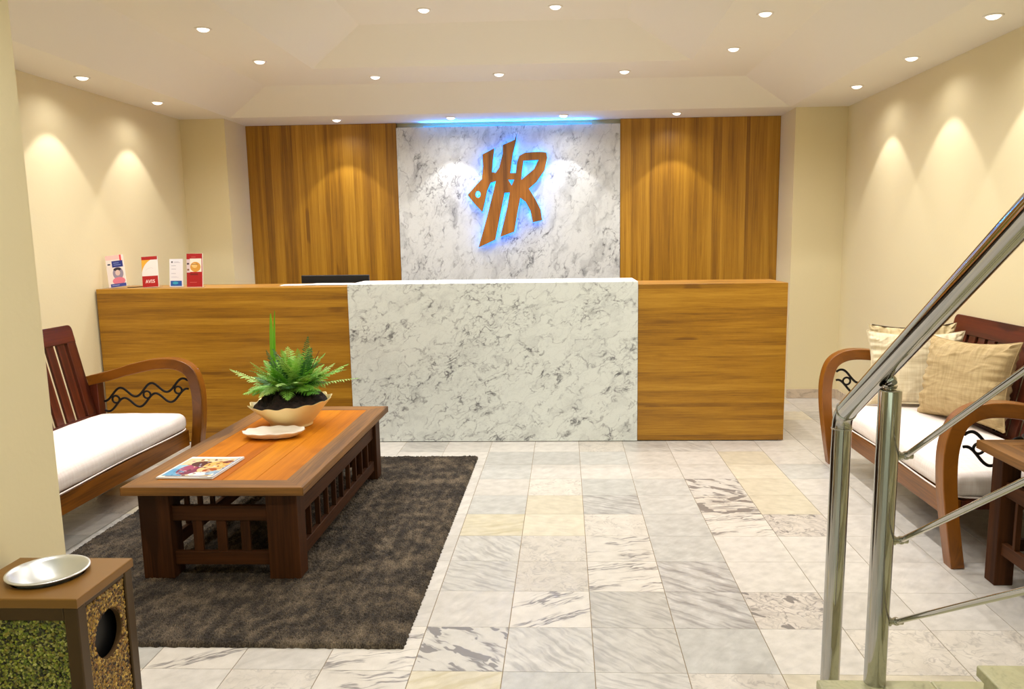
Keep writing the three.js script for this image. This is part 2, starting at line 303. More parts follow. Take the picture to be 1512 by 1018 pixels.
// ================================================================ FITTED JOINERY
{
  const wp = (name, x0, x1, y1, z0, z1, mat, label) => {
    const t = thing(name, label, 'wall panel'), g = new RoundedBoxGeometry(x1 - x0, y1, z1 - z0, 2, 0.003), p = g.attributes.position, uv = new Float32Array(p.count * 2);
    for (let i = 0; i < p.count; i++) { uv[2 * i] = p.getX(i) / (x1 - x0) + 0.5; uv[2 * i + 1] = p.getY(i) / y1 * 0.98 + 0.5; }
    // the visible upper part takes the whole picture
    for (let i = 0; i < p.count; i++) uv[2 * i + 1] = clamp((p.getY(i) + y1 / 2 - (y1 - 1.45)) / 1.45, 0.002, 0.998);
    g.setAttribute('uv', new THREE.BufferAttribute(uv, 2));
    part('board', plain(g.translate((x0 + x1) / 2, y1 / 2, (z0 + z1) / 2)), mat, t); return t;
  };
  wp('wood_wall_panel', -2.864, -1.497, YC - 0.001, ZB, -7.3, M.woodPanel, 'vertical-grained golden timber panel on the back wall, between cream pier and the blue-lit marble, behind the monitor');
  wp('wood_wall_panel', 0.503, 1.904, YC - 0.001, ZB, -7.3, M.woodPanel2, 'vertical-grained golden timber panel on the back wall beside the bare cream pier and passage, no monitor in front');
  const mp = wp('marble_wall_panel', -1.494, 0.5, YC - 0.042, ZB, -7.285, M.marbleWall, 'grey-veined white marble panel on the back wall carrying the blue-lit monogram');
  // blue strip in the gap between panel and soffit
  const strip = thing('light_strip', 'blue glowing light strip along the top edge of the marble wall panel', 'light strip');
  part('strip_lamp', box(-1.25, 0.25, YC - 0.042, YC - 0.034, -7.312, -7.297, 0.001), M.blueStrip, strip);
  const ra = new THREE.RectAreaLight(BLUE, 380, 1.5, 0.01); ra.position.set(-0.5, YC - 0.033, -7.292); ra.lookAt(-0.5, YC + 0.5, -7.05); strip.add(ra);
}
{
  const t = thing('reception_counter', 'long reception counter with golden timber fronts either side of a raised marble front', 'counter');
  const face = (x0, x1, y1, mat, z = -5.393) => {
    const g = new RoundedBoxGeometry(x1 - x0, y1, 0.03, 2, 0.002), p = g.attributes.position, uv = new Float32Array(p.count * 2);
    for (let i = 0; i < p.count; i++) { uv[2 * i] = clamp(p.getX(i) / (x1 - x0) + 0.5, 0.002, 0.998); uv[2 * i + 1] = clamp(p.getY(i) / y1 + 0.5, 0.002, 0.998); }
    g.setAttribute('uv', new THREE.BufferAttribute(uv, 2)); return plain(g.translate((x0 + x1) / 2, y1 / 2, z - 0.015));
  };
  part('timber_front', face(-3.236, -1.481, 1.082, M.counterWood).translate(0, 0.006, 0), M.counterWood, t, 'wide timber front with horizontal grain under the leaflets');
  part('timber_front', face(0.494, 1.489, 1.076, M.counterWood2).translate(0, 0.006, 0), M.counterWood2, t, 'narrow timber front with horizontal grain by the passage');
  part('marble_front', face(-1.479, 0.492, 1.098, M.marbleCounter, -5.383).translate(0, 0.004, 0), M.marbleCounter, t, 'raised marble front with fine grey veins');
  part('counter_top', box(-3.236, -1.481, 1.06, 1.088, -5.86, -5.424, 0.002, 'x'), std({ map: grainMap, color: srgb(206, 148, 62), roughness: 0.35 }), t);
  part('counter_top', box(0.494, 1.489, 1.054, 1.082, -5.86, -5.424, 0.002, 'x'), std({ map: grainMap, color: srgb(206, 148, 62), roughness: 0.35 }), t);
  part('marble_top', box(-1.479, 0.492, 1.074, 1.102, -5.86, -5.414, 0.002, 'x'), M.white, t);
  part('end_panel', box(1.462, 1.489, 0.006, 1.054, -5.86, -5.424, 0.002), M.sofaWood, t);
  part('end_panel', box(-3.236, -3.21, 0.006, 1.06, -5.86, -5.424, 0.002), M.sofaWood, t);
  part('desk', [box(-3.2, 1.46, 0.72, 0.745, -6.3, -5.46, 0.003, 'x'), box(-3.2, -3.17, 0, 0.72, -6.28, -5.87, 0.002), box(-0.52, -0.49, 0, 0.72, -6.28, -5.46, 0.002), box(1.42, 1.45, 0, 0.72, -6.28, -5.87, 0.002)], M.sofaWood, t);
  part('plinth', box(-3.2, 1.46, 0, 0.006, -5.85, -5.41, 0), M.dark, t);
}
// ---------------------------------------------------------------- backlit monogram
{
  const read = (s) => s.split(' ').map((q) => q.split(',').map(Number));
  const outline = read('-0.719,2.135 -0.611,2.188 -0.628,2.084 -0.638,1.981 -0.604,1.975 -0.573,2.018 -0.539,2.137 -0.538,2.213 -0.431,2.257 -0.411,2.308 -0.420,2.244 -0.450,2.136 -0.475,1.970 -0.425,1.969 -0.414,2.059 -0.392,2.118 -0.338,2.145 -0.204,2.149 -0.154,2.142 -0.145,2.098 -0.172,1.989 -0.246,1.887 -0.311,1.833 -0.254,1.738 -0.210,1.649 -0.197,1.554 -0.281,1.537 -0.300,1.639 -0.342,1.717 -0.389,1.753 -0.413,1.641 -0.448,1.457 -0.574,1.411 -0.505,1.675 -0.482,1.802 -0.529,1.800 -0.566,1.632 -0.620,1.387 -0.772,1.319 -0.686,1.600 -0.622,1.832 -0.605,1.903 -0.651,1.890 -0.683,1.822 -0.706,1.723 -0.730,1.632 -0.802,1.711 -0.859,1.786 -0.770,1.881 -0.728,1.922 -0.715,2.031');
  const h1 = read('-0.491,1.912 -0.442,1.912 -0.464,1.865'), h2 = read('-0.356,2.074 -0.225,2.080 -0.262,2.004 -0.377,1.911 -0.372,1.971');
  const grow = (pts, d) => {                                           // offset a closed outline outwards by d
    let area = 0; pts.forEach((p, i) => { const q = pts[(i + 1) % pts.length]; area += p[0] * q[1] - q[0] * p[1]; }); const s = area > 0 ? 1 : -1;
    return pts.map((p, i) => {
      const a = pts[(i + pts.length - 1) % pts.length], b = pts[(i + 1) % pts.length];
      const n = (u, v) => { const x = v[0] - u[0], y = v[1] - u[1], l = Math.hypot(x, y); return [y / l * s, -x / l * s]; }, m = n(a, p), k = n(p, b), q = 1 + m[0] * k[0] + m[1] * k[1];
      return [p[0] + d * (m[0] + k[0]) / Math.max(q, 0.5), p[1] + d * (m[1] + k[1]) / Math.max(q, 0.5)];
    });
  };
  const shape = (d) => {
    const s = new THREE.Shape(grow(outline, d).map((p) => new THREE.Vector2(...p)));
    for (const h of [h1, h2]) s.holes.push(new THREE.Path(grow(h, -d).map((p) => new THREE.Vector2(...p))));
    s.holes.push(new THREE.Path(Array.from({ length: 20 }, (_, k) => new THREE.Vector2(-0.766 + (0.024 - d) * Math.cos(k * Math.PI / 10), 1.79 + (0.03 - d) * Math.sin(k * Math.PI / 10))))); return s;
  };
  const t = thing('monogram_sign', 'large timber-faced letter monogram with blue glowing edges on the marble wall panel', 'sign');
  const front = new THREE.ExtrudeGeometry(shape(-0.0015), { depth: 0.012, bevelEnabled: true, bevelSize: 0.0015, bevelThickness: 0.0015, bevelSegments: 1, curveSegments: 6 }).translate(0, 0, -7.228);
  part('letter_face', metreUV(plain(front)), std({ map: grainMap, color: srgb(182, 112, 28), roughness: 0.45 }), t);
  const glow = new THREE.ExtrudeGeometry(shape(0.004), { depth: 0.022, bevelEnabled: false }).translate(0, 0, -7.2525);
  part('lamp_body', plain(glow), M.blueGlow, t, 'blue glowing acrylic edge');
  for (const [x, y] of [[-0.66, 2.0], [-0.6, 1.5], [-0.44, 1.7], [-0.25, 1.62]]) part('spacer', rod([x, y, -7.285], [x, y, -7.252], 0.006), M.steel, t);
  for (const [x, y] of [[-0.66, 2.08], [-0.47, 2.18], [-0.24, 2.11], [-0.2, 1.98], [-0.39, 2.0], [-0.6, 1.9], [-0.78, 1.78], [-0.6, 1.65], [-0.45, 1.75], [-0.67, 1.45], [-0.5, 1.5], [-0.26, 1.62]]) {
    const p = new THREE.PointLight(new THREE.Color(0.0, 0.17, 1.0), 0.2, 1.5, 2); p.position.set(x, y, -7.268); p.shadow.radius = 0.4; p.castShadow = true; t.add(p);
  }
}

// ================================================================ CEILING LAMPS
{
  const ring = lathe([[0.034, -0.001], [0.036, -0.006], [0.044, -0.006], [0.048, -0.002], [0.048, 0.001]], 32), disc = lathe([[0.0001, -0.0185], [0.012, -0.0178], [0.022, -0.015], [0.03, -0.0095], [0.0345, -0.002]], 28);
  const lamp = (x, y, z, label, near, group) => {
    const t = thing('ceiling_lamp', label, 'ceiling lamp', [x, y, z], group);
    part('trim_ring', ring, M.trim, t); part('lamp_lens', disc, M.lens, t);
    const s = new THREE.SpotLight(LAMP.color, near === 1 ? LAMP.wall : LAMP.room, 0, near === 1 ? 0.70 : 1.25, near === 1 ? 0.12 : 0.9, 2); s.position.set(0, -0.021, 0); s.target.position.set(0, -2, 0); s.castShadow = true; s.shadow.radius = 1; t.add(s, s.target);
    const w = new THREE.SpotLight(LAMP.color, near === 1 ? LAMP.wallSpill : LAMP.roomSpill, 0, 1.35, 0.5, 2); w.position.set(0, -0.021, 0); w.target.position.set(0, -2, 0); w.castShadow = true; t.add(w, w.target);
  };
  const ORD = ['first', 'second', 'third', 'fourth'];
  [-5.996, -5.066].forEach((z, i) => lamp(-3.0, YC, z, `recessed lamp in the low soffit on the leaflet side, ${ORD[i]} from the back corner`, 1));
  [-4.14, -3.2].forEach((z, i) => lamp(-3.0, YC, z, `recessed lamp in the low soffit hidden by the near pier, ${ORD[i]} towards the camera`, 1));
  [-5.938, -5.04, -4.125].forEach((z, i) => lamp(2.07, YC, z, `recessed lamp in the low soffit on the cushioned-bench side, ${ORD[i]} from the back corner`, 1));
  [-3.2].forEach((z) => lamp(2.07, YC, z, 'recessed lamp in the low soffit over the staircase, past the frame edge', 1));
  const names = ['over the timber panel behind the monitor', 'over the marble, monitor side', 'over the marble, passage side', 'over the timber panel by the passage'];
  [-1.955, -0.965, 0.0, 0.958].forEach((x, i) => lamp(x, YC, -7.03, `recessed lamp in the narrow back soffit ${names[i]}`, 1));
  const side = ['nearer the counter', 'farther from the counter'];
  [-5.66, -4.79].forEach((z, i) => lamp(-2.09, Y2, z, `recessed lamp on the middle ceiling step, leaflet-wall side, ${side[i]}`));
  [-3.9, -3.0].forEach((z, i) => lamp(-2.09, Y2, z, `recessed lamp on the middle step above the frame, leaflet side, ${ORD[i]} towards the camera`));
  ['nearest the leaflet wall', 'central of three', 'nearest the cushioned bench'].forEach((s, i) => lamp(-1.43 + 0.945 * i, Y2, -6.27, `recessed lamp on the middle ceiling step over the counter, ${s}`));
  [-5.61, -4.76].forEach((z, i) => lamp(1.135, Y2, z, `recessed lamp on the middle ceiling step, cushioned-bench side, ${side[i]}`));
  [-3.9, -3.0].forEach((z, i) => lamp(1.135, Y2, z, `recessed lamp on the middle step above the frame, bench side, ${ORD[i]} towards the camera`));
  [-0.95, 0.0, 0.95].forEach((x, i) => lamp(x, YC, -1.5, `added fill lamp in the front soffit above the frame, ${ORD[i]} from the leaflet side`, 2));  // unseen lamps added to brighten the near floor and the pier
  ['timber', 'marble'].forEach((s, i) => lamp(-0.886 + 0.84 * i, Y3, -5.33, `recessed lamp in the highest ceiling panel, ${i ? 'right' : 'left'} one of the two at the picture top`));
  [-0.886, -0.046].forEach((x, i) => lamp(x, Y3, -4.4, `recessed lamp in the highest ceiling panel above the frame, ${i ? 'right' : 'left'} one`));
}

// ================================================================ RUG
{
  const x0 = -2.255, x1 = -0.565, z0 = -4.97, z1 = -2.555, nu = 420, nv = 600;
  const g = grid(nu, nv, (u, v) => {
    const x = lerp(x0, x1, u), z = lerp(z0, z1, v), e = Math.min(u * (x1 - x0), (1 - u) * (x1 - x0), v * (z1 - z0), (1 - v) * (z1 - z0));
    const h = 0.017 * Math.sqrt(clamp(e / 0.014)) + (e > 0.004 ? 0.006 * noise(x * 95, z * 95) + 0.005 * noise(x * 210, z * 190) + 0.004 * noise(x * 12, z * 12) : 0), j = e > 0.002 ? 0 : 0.005 * noise(x * 60, z * 60);
    return [x + j, Math.max(0.0006, h), z + j];
  });
  const map = texture(1024, 1408, (u, v) => {
    const x = u * 1.69, y = v * 2.42, sw = fbm(x * 3.2 + 2 * noise(x * 2, y * 2), y * 4.4, 4), str = fbm(x * 26, y * 14, 3), gr = noise(x * 260, y * 260);
    return mix3([34, 28, 21], [120, 105, 84], clamp(0.38 + 0.7 * sw + 0.7 * str + 0.55 * gr));
  });
  const r = part('rug', g, std({ map, roughness: 1 }), scene); r.userData = { label: 'dark brown mottled shaggy rug under the low coffee table', category: 'rug' };
}

// ================================================================ COFFEE TABLE
function lowTable(t, w, h, d, o) {                                      // local: centre on the floor, x across, z along
  const X = w / 2, Z = d / 2, f = o.frame, tt = 0.036, lx = X - 0.045, lz = Z - 0.045, L = o.leg;
  const mitre = (pts) => { const s = new THREE.Shape(pts.map((p) => new THREE.Vector2(p[0], -p[1]))); return new THREE.ExtrudeGeometry(s, { depth: tt - 0.006, bevelEnabled: true, bevelSize: 0.003, bevelThickness: 0.003, bevelSegments: 2 }).rotateX(-Math.PI / 2).translate(0, h - tt + 0.003, 0); };
  const e = 0.0034, a = [[-X + e, -Z + e], [X - e, -Z + e], [X - e, Z - e], [-X + e, Z - e]], b = [[-X + f, -Z + f], [X - f, -Z + f], [X - f, Z - f], [-X + f, Z - f]];
  for (let k = 0; k < 4; k++) { const m = (k + 1) % 4; part('top_border', metreUV(plain(mitre([a[k], a[m], b[m], b[k]])), k % 2 ? 'z' : 'x'), o.frameMat || M.tableFrame, t); }
  const n = o.planks, pw = (w - 2 * f) / n;
  for (let k = 0; k < n; k++) part('top_plank', box(-X + f + pw * k + 0.0008, -X + f + pw * (k + 1) - 0.0008, h - tt, h - 0.0015, -Z + f, Z - f, 0.0015, 'z'), o.plankMat[k % o.plankMat.length], t);
  for (const sx of [-1, 1]) for (const sz of [-1, 1]) part('leg', box(sx > 0 ? lx - L : -lx, sx > 0 ? lx : -lx + L, 0, h - tt, sz > 0 ? lz - L * o.ld : -lz, sz > 0 ? lz : -lz + L * o.ld, 0.004), o.mat, t);
  const rail = (y0, y1) => {
    for (const s of [-1, 1]) {
      part('side_rail', box(s * (lx - 0.03) - 0.012, s * (lx - 0.03) + 0.012, y0, y1, -lz + L * o.ld, lz - L * o.ld, 0.003, 'z'), o.railMat, t);
      part('end_rail', box(-lx + L, lx - L, y0, y1, s * (lz - 0.03) - 0.012, s * (lz - 0.03) + 0.012, 0.003, 'x'), o.mat, t);
    }
  };
  rail(o.r1[0], o.r1[1]); rail(o.r2[0], o.r2[1]);
  const span = 2 * (lz - L * o.ld), ew = 2 * (lx - L);
  for (const s of [-1, 1]) {
    for (let k = 0; k < o.slats; k++) { const z = -span / 2 + span * (k + 1) / (o.slats + 1); part('slat', box(s * (lx - 0.03) - 0.011, s * (lx - 0.03) + 0.011, o.r2[1], o.r1[0], z - 0.008, z + 0.008, 0.002), o.railMat, t); }
    for (let k = 0; k < o.endSlats; k++) { const x = -ew / 2 + ew * (k + 1) / (o.endSlats + 1); part('slat', box(x - 0.02, x + 0.02, o.r2[1], o.r1[0], s * (lz - 0.03) - 0.007, s * (lz - 0.03) + 0.007, 0.002), o.mat, t); }
  }
}
{
  const t = thing('coffee_table', 'low dark timber coffee table with orange plank top and slatted sides on the rug', 'table', [-1.429, 0.016, -3.82]);
  const p2 = M.tableTop.clone(); p2.color = srgb(214, 132, 4); const p3 = M.tableTop.clone(); p3.color = srgb(196, 110, 1);
  lowTable(t, 0.752, 0.408, 1.56, { frame: 0.1, planks: 4, plankMat: [M.tableTop, p3, p2, M.tableTop], leg: 0.13, ld: 0.75, mat: M.tableBaseShaded, railMat: M.tableBaseShaded, r1: [0.245, 0.31], r2: [0.055, 0.112], slats: 9, endSlats: 3 });
  const sideWood = M.tableFrame.clone(); sideWood.color = srgb(146, 98, 36);
  const s = thing('side_table', 'small dark timber side table beside the near arm of the cushioned bench', 'table', [1.97, 0, -2.93]);
  lowTable(s, 0.62, 0.57, 0.56, { frame: 0.09, planks: 3, plankMat: [sideWood], frameMat: sideWood, leg: 0.075, ld: 1, mat: M.tableBaseShaded, railMat: M.tableBaseShaded, r1: [0.37, 0.43], r2: [0.13, 0.18], slats: 3, endSlats: 3 });
}

// ================================================================ BENCHES (timber settles with bent arms)
function bench(name, label, length, [x, z], turn) {                     // local: +x is the front, z along the seat
  const t = thing(name, label, 'bench', [x, 0, z]); t.rotation.y = turn;
  const F = 0.375, hl = length / 2, aw = 0.074;
  // arm: a bent board from the foot over the top and back to the rear post
  const mid = new THREE.CatmullRomCurve3([[0.085, 0], [0.055, 0.18], [0.03, 0.38], [0.032, 0.53], [0.065, 0.625], [0.135, 0.668], [0.25, 0.675], [0.40, 0.648], [0.55, 0.607], [0.69, 0.575]].map((p) => new THREE.Vector3(F - p[0], p[1], 0)));
  const n = 60, L = [], R = [];
  for (let k = 0; k <= n; k++) { const p = mid.getPoint(k / n), d = mid.getTangent(k / n), w = lerp(0.024, 0.0275, smooth(0, 0.4, k / n)) * (k / n > 0.8 ? 0.92 : 1); L.push(new THREE.Vector2(p.x - d.y * w, Math.max(0, p.y + d.x * w))); R.push(new THREE.Vector2(p.x + d.y * w, Math.max(0, p.y - d.x * w))); }
  const armShape = new THREE.Shape([...L, ...R.reverse()]), armGeo = plain(new THREE.ExtrudeGeometry(armShape, { depth: aw - 0.008, bevelEnabled: true, bevelSize: 0.004, bevelThickness: 0.004, bevelSegments: 2 }).translate(0, 0.004, -aw / 2 + 0.004));
  { const p = armGeo.attributes.position, uv = armGeo.attributes.uv; for (let i = 0; i < p.count; i++) { let best = 0, bd = 9; for (let k = 0; k <= 20; k++) { const q = mid.getPoint(k / 20), dd = (q.x - p.getX(i)) ** 2 + (q.y - p.getY(i)) ** 2; if (dd < bd) { bd = dd; best = k; } } const q = mid.getPoint(best / 20), dd = Math.hypot(q.x - p.getX(i), q.y - p.getY(i)); uv.setXY(i, p.getZ(i) + dd * 0.5, best / 20 * 1.3); } }
  // forged scrollwork under the arm
  const wave = (dy, dx) => { const pts = []; for (let k = 0; k <= 46; k++) { const s = k / 46, xx = lerp(0.285, -0.245, s), c = 0.525 + dy - 0.075 * s; pts.push([xx, c + 0.034 * Math.sin((s * 0.53 + dx) / 0.196 * 2 * Math.PI + 0.5), 0]); } return pts; };
  const iron = [tube(wave(0.03, 0), 0.007, { seg: 90, rad: 8 }), tube(wave(-0.036, 0.02), 0.007, { seg: 90, rad: 8 })];
  for (let k = 0; k < 3; k++) { const s = 0.12 + k * 0.37; iron.push(plain(new THREE.TorusGeometry(0.022, 0.0062, 8, 24).translate(lerp(0.285, -0.245, s), 0.522 - 0.075 * s, 0))); }
  const ironGeo = join(iron);
  for (const s of [-1, 1]) {
    const a = part('arm', armGeo, M.sofaWood, t); a.position.z = s * (hl - aw / 2);
    part('scrollwork', ironGeo, M.iron, a, 'black wrought iron scrollwork');
    part('rear_post', box(F - 0.705, F - 0.635, 0, 0.567, s * (hl - aw / 2) - aw / 2 + 0.003, s * (hl - aw / 2) + aw / 2 - 0.003, 0.004), M.sofaBack, t);
  }
  // leaning back
  const inner = hl - aw, lean = Math.atan2(0.1, 0.49), tilt = (g) => g.rotateZ(lean).translate(F - 0.655, 0.33, 0), top = 0.6;
  const railShape = new THREE.Shape(); { const w = inner - 0.004, y0 = top - 0.1, c = 0.035; railShape.moveTo(-w, y0); railShape.lineTo(w, y0); railShape.lineTo(w, top - c); railShape.quadraticCurveTo(w, top, w - c, top); railShape.lineTo(-w + c, top); railShape.quadraticCurveTo(-w, top, -w, top - c); railShape.closePath(); }
  const railGeo = metreUV(plain(new THREE.ExtrudeGeometry(railShape, { depth: 0.028, bevelEnabled: true, bevelSize: 0.003, bevelThickness: 0.003, bevelSegments: 2 }).rotateY(Math.PI / 2).translate(-0.014, 0, 0)), 'z');
  part('top_rail', tilt(railGeo), M.sofaBack, t);
  part('lower_rail', tilt(box(-0.014, 0.014, -0.05, 0.05, -inner, inner, 0.004, 'z')), M.sofaBack, t);
  const stile = 0.085, run = 2 * (inner - stile), cnt = Math.round(run / 0.1);
  for (const s of [-1, 1]) part('back_stile', tilt(box(-0.016, 0.016, 0.05, top - 0.1, s > 0 ? inner - stile : -inner + 0.002, s > 0 ? inner - 0.002 : -inner + stile, 0.004)), M.sofaBack, t);
  const pitch = run / cnt; const slatGeo = tilt(box(-0.008, 0.008, 0.05, top - 0.1, -pitch / 2 + 0.016, pitch / 2 - 0.016, 0.003));
  for (let k = 0; k < cnt; k++) { const m = part('back_slat', slatGeo, M.sofaBack, t); m.position.z = -run / 2 + pitch * (k + 0.5); }
  // seat
  part('seat_rail', box(F - 0.118, F - 0.088, 0.178, 0.275, -inner + 0.001, inner - 0.001, 0.004, 'z'), M.sofaWood, t);
  part('seat_frame', [box(F - 0.62, F - 0.119, 0.235, 0.274, -inner + 0.001, inner - 0.001, 0.003, 'z'), box(F - 0.65, F - 0.62, 0.178, 0.274, -inner + 0.001, inner - 0.001, 0.003, 'z')], M.sofaBack, t);
  const cw = 0.545, ch = 0.105, cl = 2 * inner - 0.012, r = 0.042, g = new THREE.BoxGeometry(cw, ch, cl, 40, 12, 90), p = g.attributes.position;
  for (let i = 0; i < p.count; i++) {
    const P = [p.getX(i), p.getY(i), p.getZ(i)], half = [cw / 2, ch / 2, cl / 2], q = P.map((v, k) => clamp(v, -half[k] + r, half[k] - r)), d = P.map((v, k) => v - q[k]), l = Math.hypot(...d);
    const o = l > 1e-6 ? q.map((v, k) => v + d[k] / l * r) : P, ex = o[0] / half[0], ez = o[2] / half[2], domed = o[1] > 0 ? 0.028 * (1 - ex ** 4) * (1 - ez ** 6) + 0.003 * fbm(o[0] * 7, o[2] * 7, 2) : 0;
    p.setXYZ(i, o[0], o[1] + domed, o[2]);
  }
  g.computeVertexNormals(); metreUV(g, 'z');
  const c = part('seat_cushion', plain(g.translate(F - 0.088 - cw / 2 + 0.004, 0.276 + ch / 2, 0)), M.seatFabric, t, 'white seat cushion');
  const wy = 0.276 + 0.012, hx = cw / 2 - 0.005, hz = cl / 2 - 0.005, cx = F - 0.088 - cw / 2 + 0.004, k = 0.03;
  part('cushion_welt', tube([[cx + hx, wy, -hz + k], [cx + hx, wy, 0], [cx + hx, wy, hz - k], [cx + hx - k, wy, hz], [cx - hx + k, wy, hz], [cx - hx, wy, hz - k], [cx - hx, wy, -hz + k], [cx - hx + k, wy, -hz], [cx + hx - k, wy, -hz]], 0.004, { closed: true, seg: 160, rad: 6 }), M.seatFabric, c);
  return t;
}
bench('timber_bench', 'timber settle with white seat cushion and bare back, half hidden by the cream pier', 1.62, [-2.575, -3.905], 0);
bench('timber_bench', 'timber settle with white seat cushion and heaped beige cushions behind the steel railing', 1.64, [1.93, -4.065], Math.PI);

// ================================================================ CUSHIONS
function cushion(label, w, h, th, mat, pos, rot, seed, zip) {
  const t = thing('cushion', label, 'cushion', pos); t.rotation.order = 'YXZ'; t.rotation.set(...rot);
  const side = (s) => grid(72, 72, (a, b) => {
    const u = a * 2 - 1, v = b * 2 - 1, eu = 1 - u * u, ev = 1 - v * v, f = Math.pow(clamp(1 - Math.abs(u) ** 3.2) * clamp(1 - Math.abs(v) ** 3.2), 0.55);
    const x = w / 2 * u * (1 - 0.13 * ev * Math.abs(u) ** 3), y = h / 2 * v * (1 - 0.13 * eu * Math.abs(v) ** 3);
    const ang = Math.atan2(v, u), rr = Math.hypot(u, v), edge = Math.max(Math.abs(u), Math.abs(v)), pucker = Math.abs(u) > Math.abs(v) ? noise(v * 7 + seed, u * 1.2) : noise(u * 7 + seed, v * 1.2 + 3), ridge = 1 - Math.abs(fbm(x * 3 + seed, y * 11 + 1.5 * noise(x * 4, y * 3 + seed), 2)) * 5, wr = f > 0.01 ? (0.02 * smooth(0.45, 0.93, edge) * smooth(0, 0.25, f) * pucker + 0.012 * fbm(x * 5 + seed, y * 9, 3) * f + 0.006 * Math.pow(clamp(ridge), 2) * f * smooth(0.1, 0.8, rr)) : 0;
    return [s * x, y, s * (th / 2 * f + wr) ];
  });
  const g = metreUV(join([side(1), side(-1)]), 'y');
  g.translate(0, h / 2, 0); part('cushion_cover', g, mat, t);
  const e = []; for (let k = 0; k < 96; k++) { const q = k / 24, s = Math.floor(q), f = (q - s) * 2 - 1, [u, v] = [[f, -1], [1, f], [-f, 1], [-1, -f]][s]; e.push([w / 2 * u * (1 - 0.13 * (1 - v * v) * Math.abs(u) ** 3), h / 2 + h / 2 * v * (1 - 0.13 * (1 - u * u) * Math.abs(v) ** 3), 0]); }
  if (zip) part('zip', tube(e.slice(49, 72), 0.0045, { seg: 60, rad: 6 }), M.piping, t, 'dark zip along the edge'); else part('piping', tube(e, 0.0032, { closed: true, seg: 150, rad: 6 }), mat, t);
  return t;
}
cushion('pale beige cushion with a dark zip along its top, rearmost of the heap', 0.48, 0.47, 0.09, M.linenPale, [2.05, 0.405, -4.72], [-0.10, -0.22, 0.03], 4, true);
cushion('cream white cushion, in the middle of the heap behind the coarse beige one', 0.52, 0.44, 0.125, M.linenCream, [2.005, 0.405, -4.60], [-0.12, -0.25, 0.01], 9);
cushion('coarse beige linen cushion, foremost of the heap on the bench', 0.60, 0.45, 0.18, M.linen, [2.06, 0.408, -4.185], [-0.2, -1.28, 0.05], 15);

// ================================================================ RAILING
{
  const t = thing('stair_railing', 'polished steel stair railing with round posts and three slanting rods', 'railing');
  const bend = [0.733, 0.925, -2.10], far = [0.74, 0.925 + 0.646 * 1.5, -0.6];
  const path = new THREE.CurvePath(), V = (p) => new THREE.Vector3(...p), dir = V(far).sub(V(bend)).normalize(), q0 = V(bend).add(new THREE.Vector3(0, -0.035, 0)), q1 = V(bend).addScaledVector(dir, 0.035);
  path.add(new THREE.LineCurve3(new THREE.Vector3(0.7315, 0.155, -2.10), q0)); path.add(new THREE.QuadraticBezierCurve3(q0, V(bend), q1)); path.add(new THREE.LineCurve3(q1, V(far)));
  const lower = new THREE.LineCurve3(new THREE.Vector3(0.7315, 0.155, -2.10), q0), upper = new THREE.CurvePath(); upper.add(new THREE.QuadraticBezierCurve3(q0, V(bend), q1)); upper.add(new THREE.LineCurve3(q1, V(far)));
  part('post', plain(new THREE.TubeGeometry(lower, 4, 0.0254, 32)), M.steel, t);
  part('handrail', [plain(new THREE.TubeGeometry(new THREE.QuadraticBezierCurve3(q0, V(bend), q1), 8, 0.0254, 32)), plain(new THREE.TubeGeometry(new THREE.LineCurve3(q1, V(far)), 4, 0.0254, 32)), plain(new THREE.TorusGeometry(0.0256, 0.0022, 8, 32).rotateX(Math.PI / 2).translate(q0.x, q0.y, q0.z)),
    plain(new THREE.TorusGeometry(0.0256, 0.0022, 8, 32).lookAt(dir).translate(q1.x, q1.y, q1.z))], M.steel, t);
  for (const [x, z, y0, y1] of [[0.753, -1.85, 0.31, 1.043], [0.76, -0.75, 0.93, 1.75]]) {
    const ry = 0.925 + 0.646 * (z + 2.10);
    part('post', [lathe([[0.0254, y0], [0.0254, y1 - 0.004], [0.0225, y1], [0.0001, y1]], 32).translate(x, 0, z)], M.steel, t);
    part('bracket', [rod([x, y1 - 0.002, z], [x, y1 + 0.03, z], 0.0075), plain(new THREE.SphereGeometry(0.0125, 16, 12).translate(x, y1 + 0.022, z)), rod([x, y1 + 0.02, z], [x - 0.006, ry - 0.018, z + 0.012], 0.007), rod([x - 0.005, ry - 0.034, z + 0.0], [x - 0.012, ry - 0.018, z + 0.05], 0.006), plain(new THREE.CylinderGeometry(0.016, 0.013, 0.008, 20).translate(x, y1 + 0.006, z))], M.steel, t);
  }
  for (const y of [0.886, 0.678, 0.472]) {
    part('slanting_rod', rod([0.797, y - 0.012, -1.866], [0.797, y - 0.008 + 0.62 * 1.2, -0.66], 0.0068, 14), M.steel, t);
    part('clamp', [rod([0.772, y - 0.002, -1.85], [0.812, y - 0.002, -1.85], 0.008, 14), plain(new THREE.SphereGeometry(0.0105, 14, 10).translate(0.797, y - 0.002, -1.85)), plain(new THREE.CylinderGeometry(0.012, 0.012, 0.006, 16).rotateZ(Math.PI / 2).translate(0.779, y - 0.002, -1.85))], M.steel, t);
  }
}

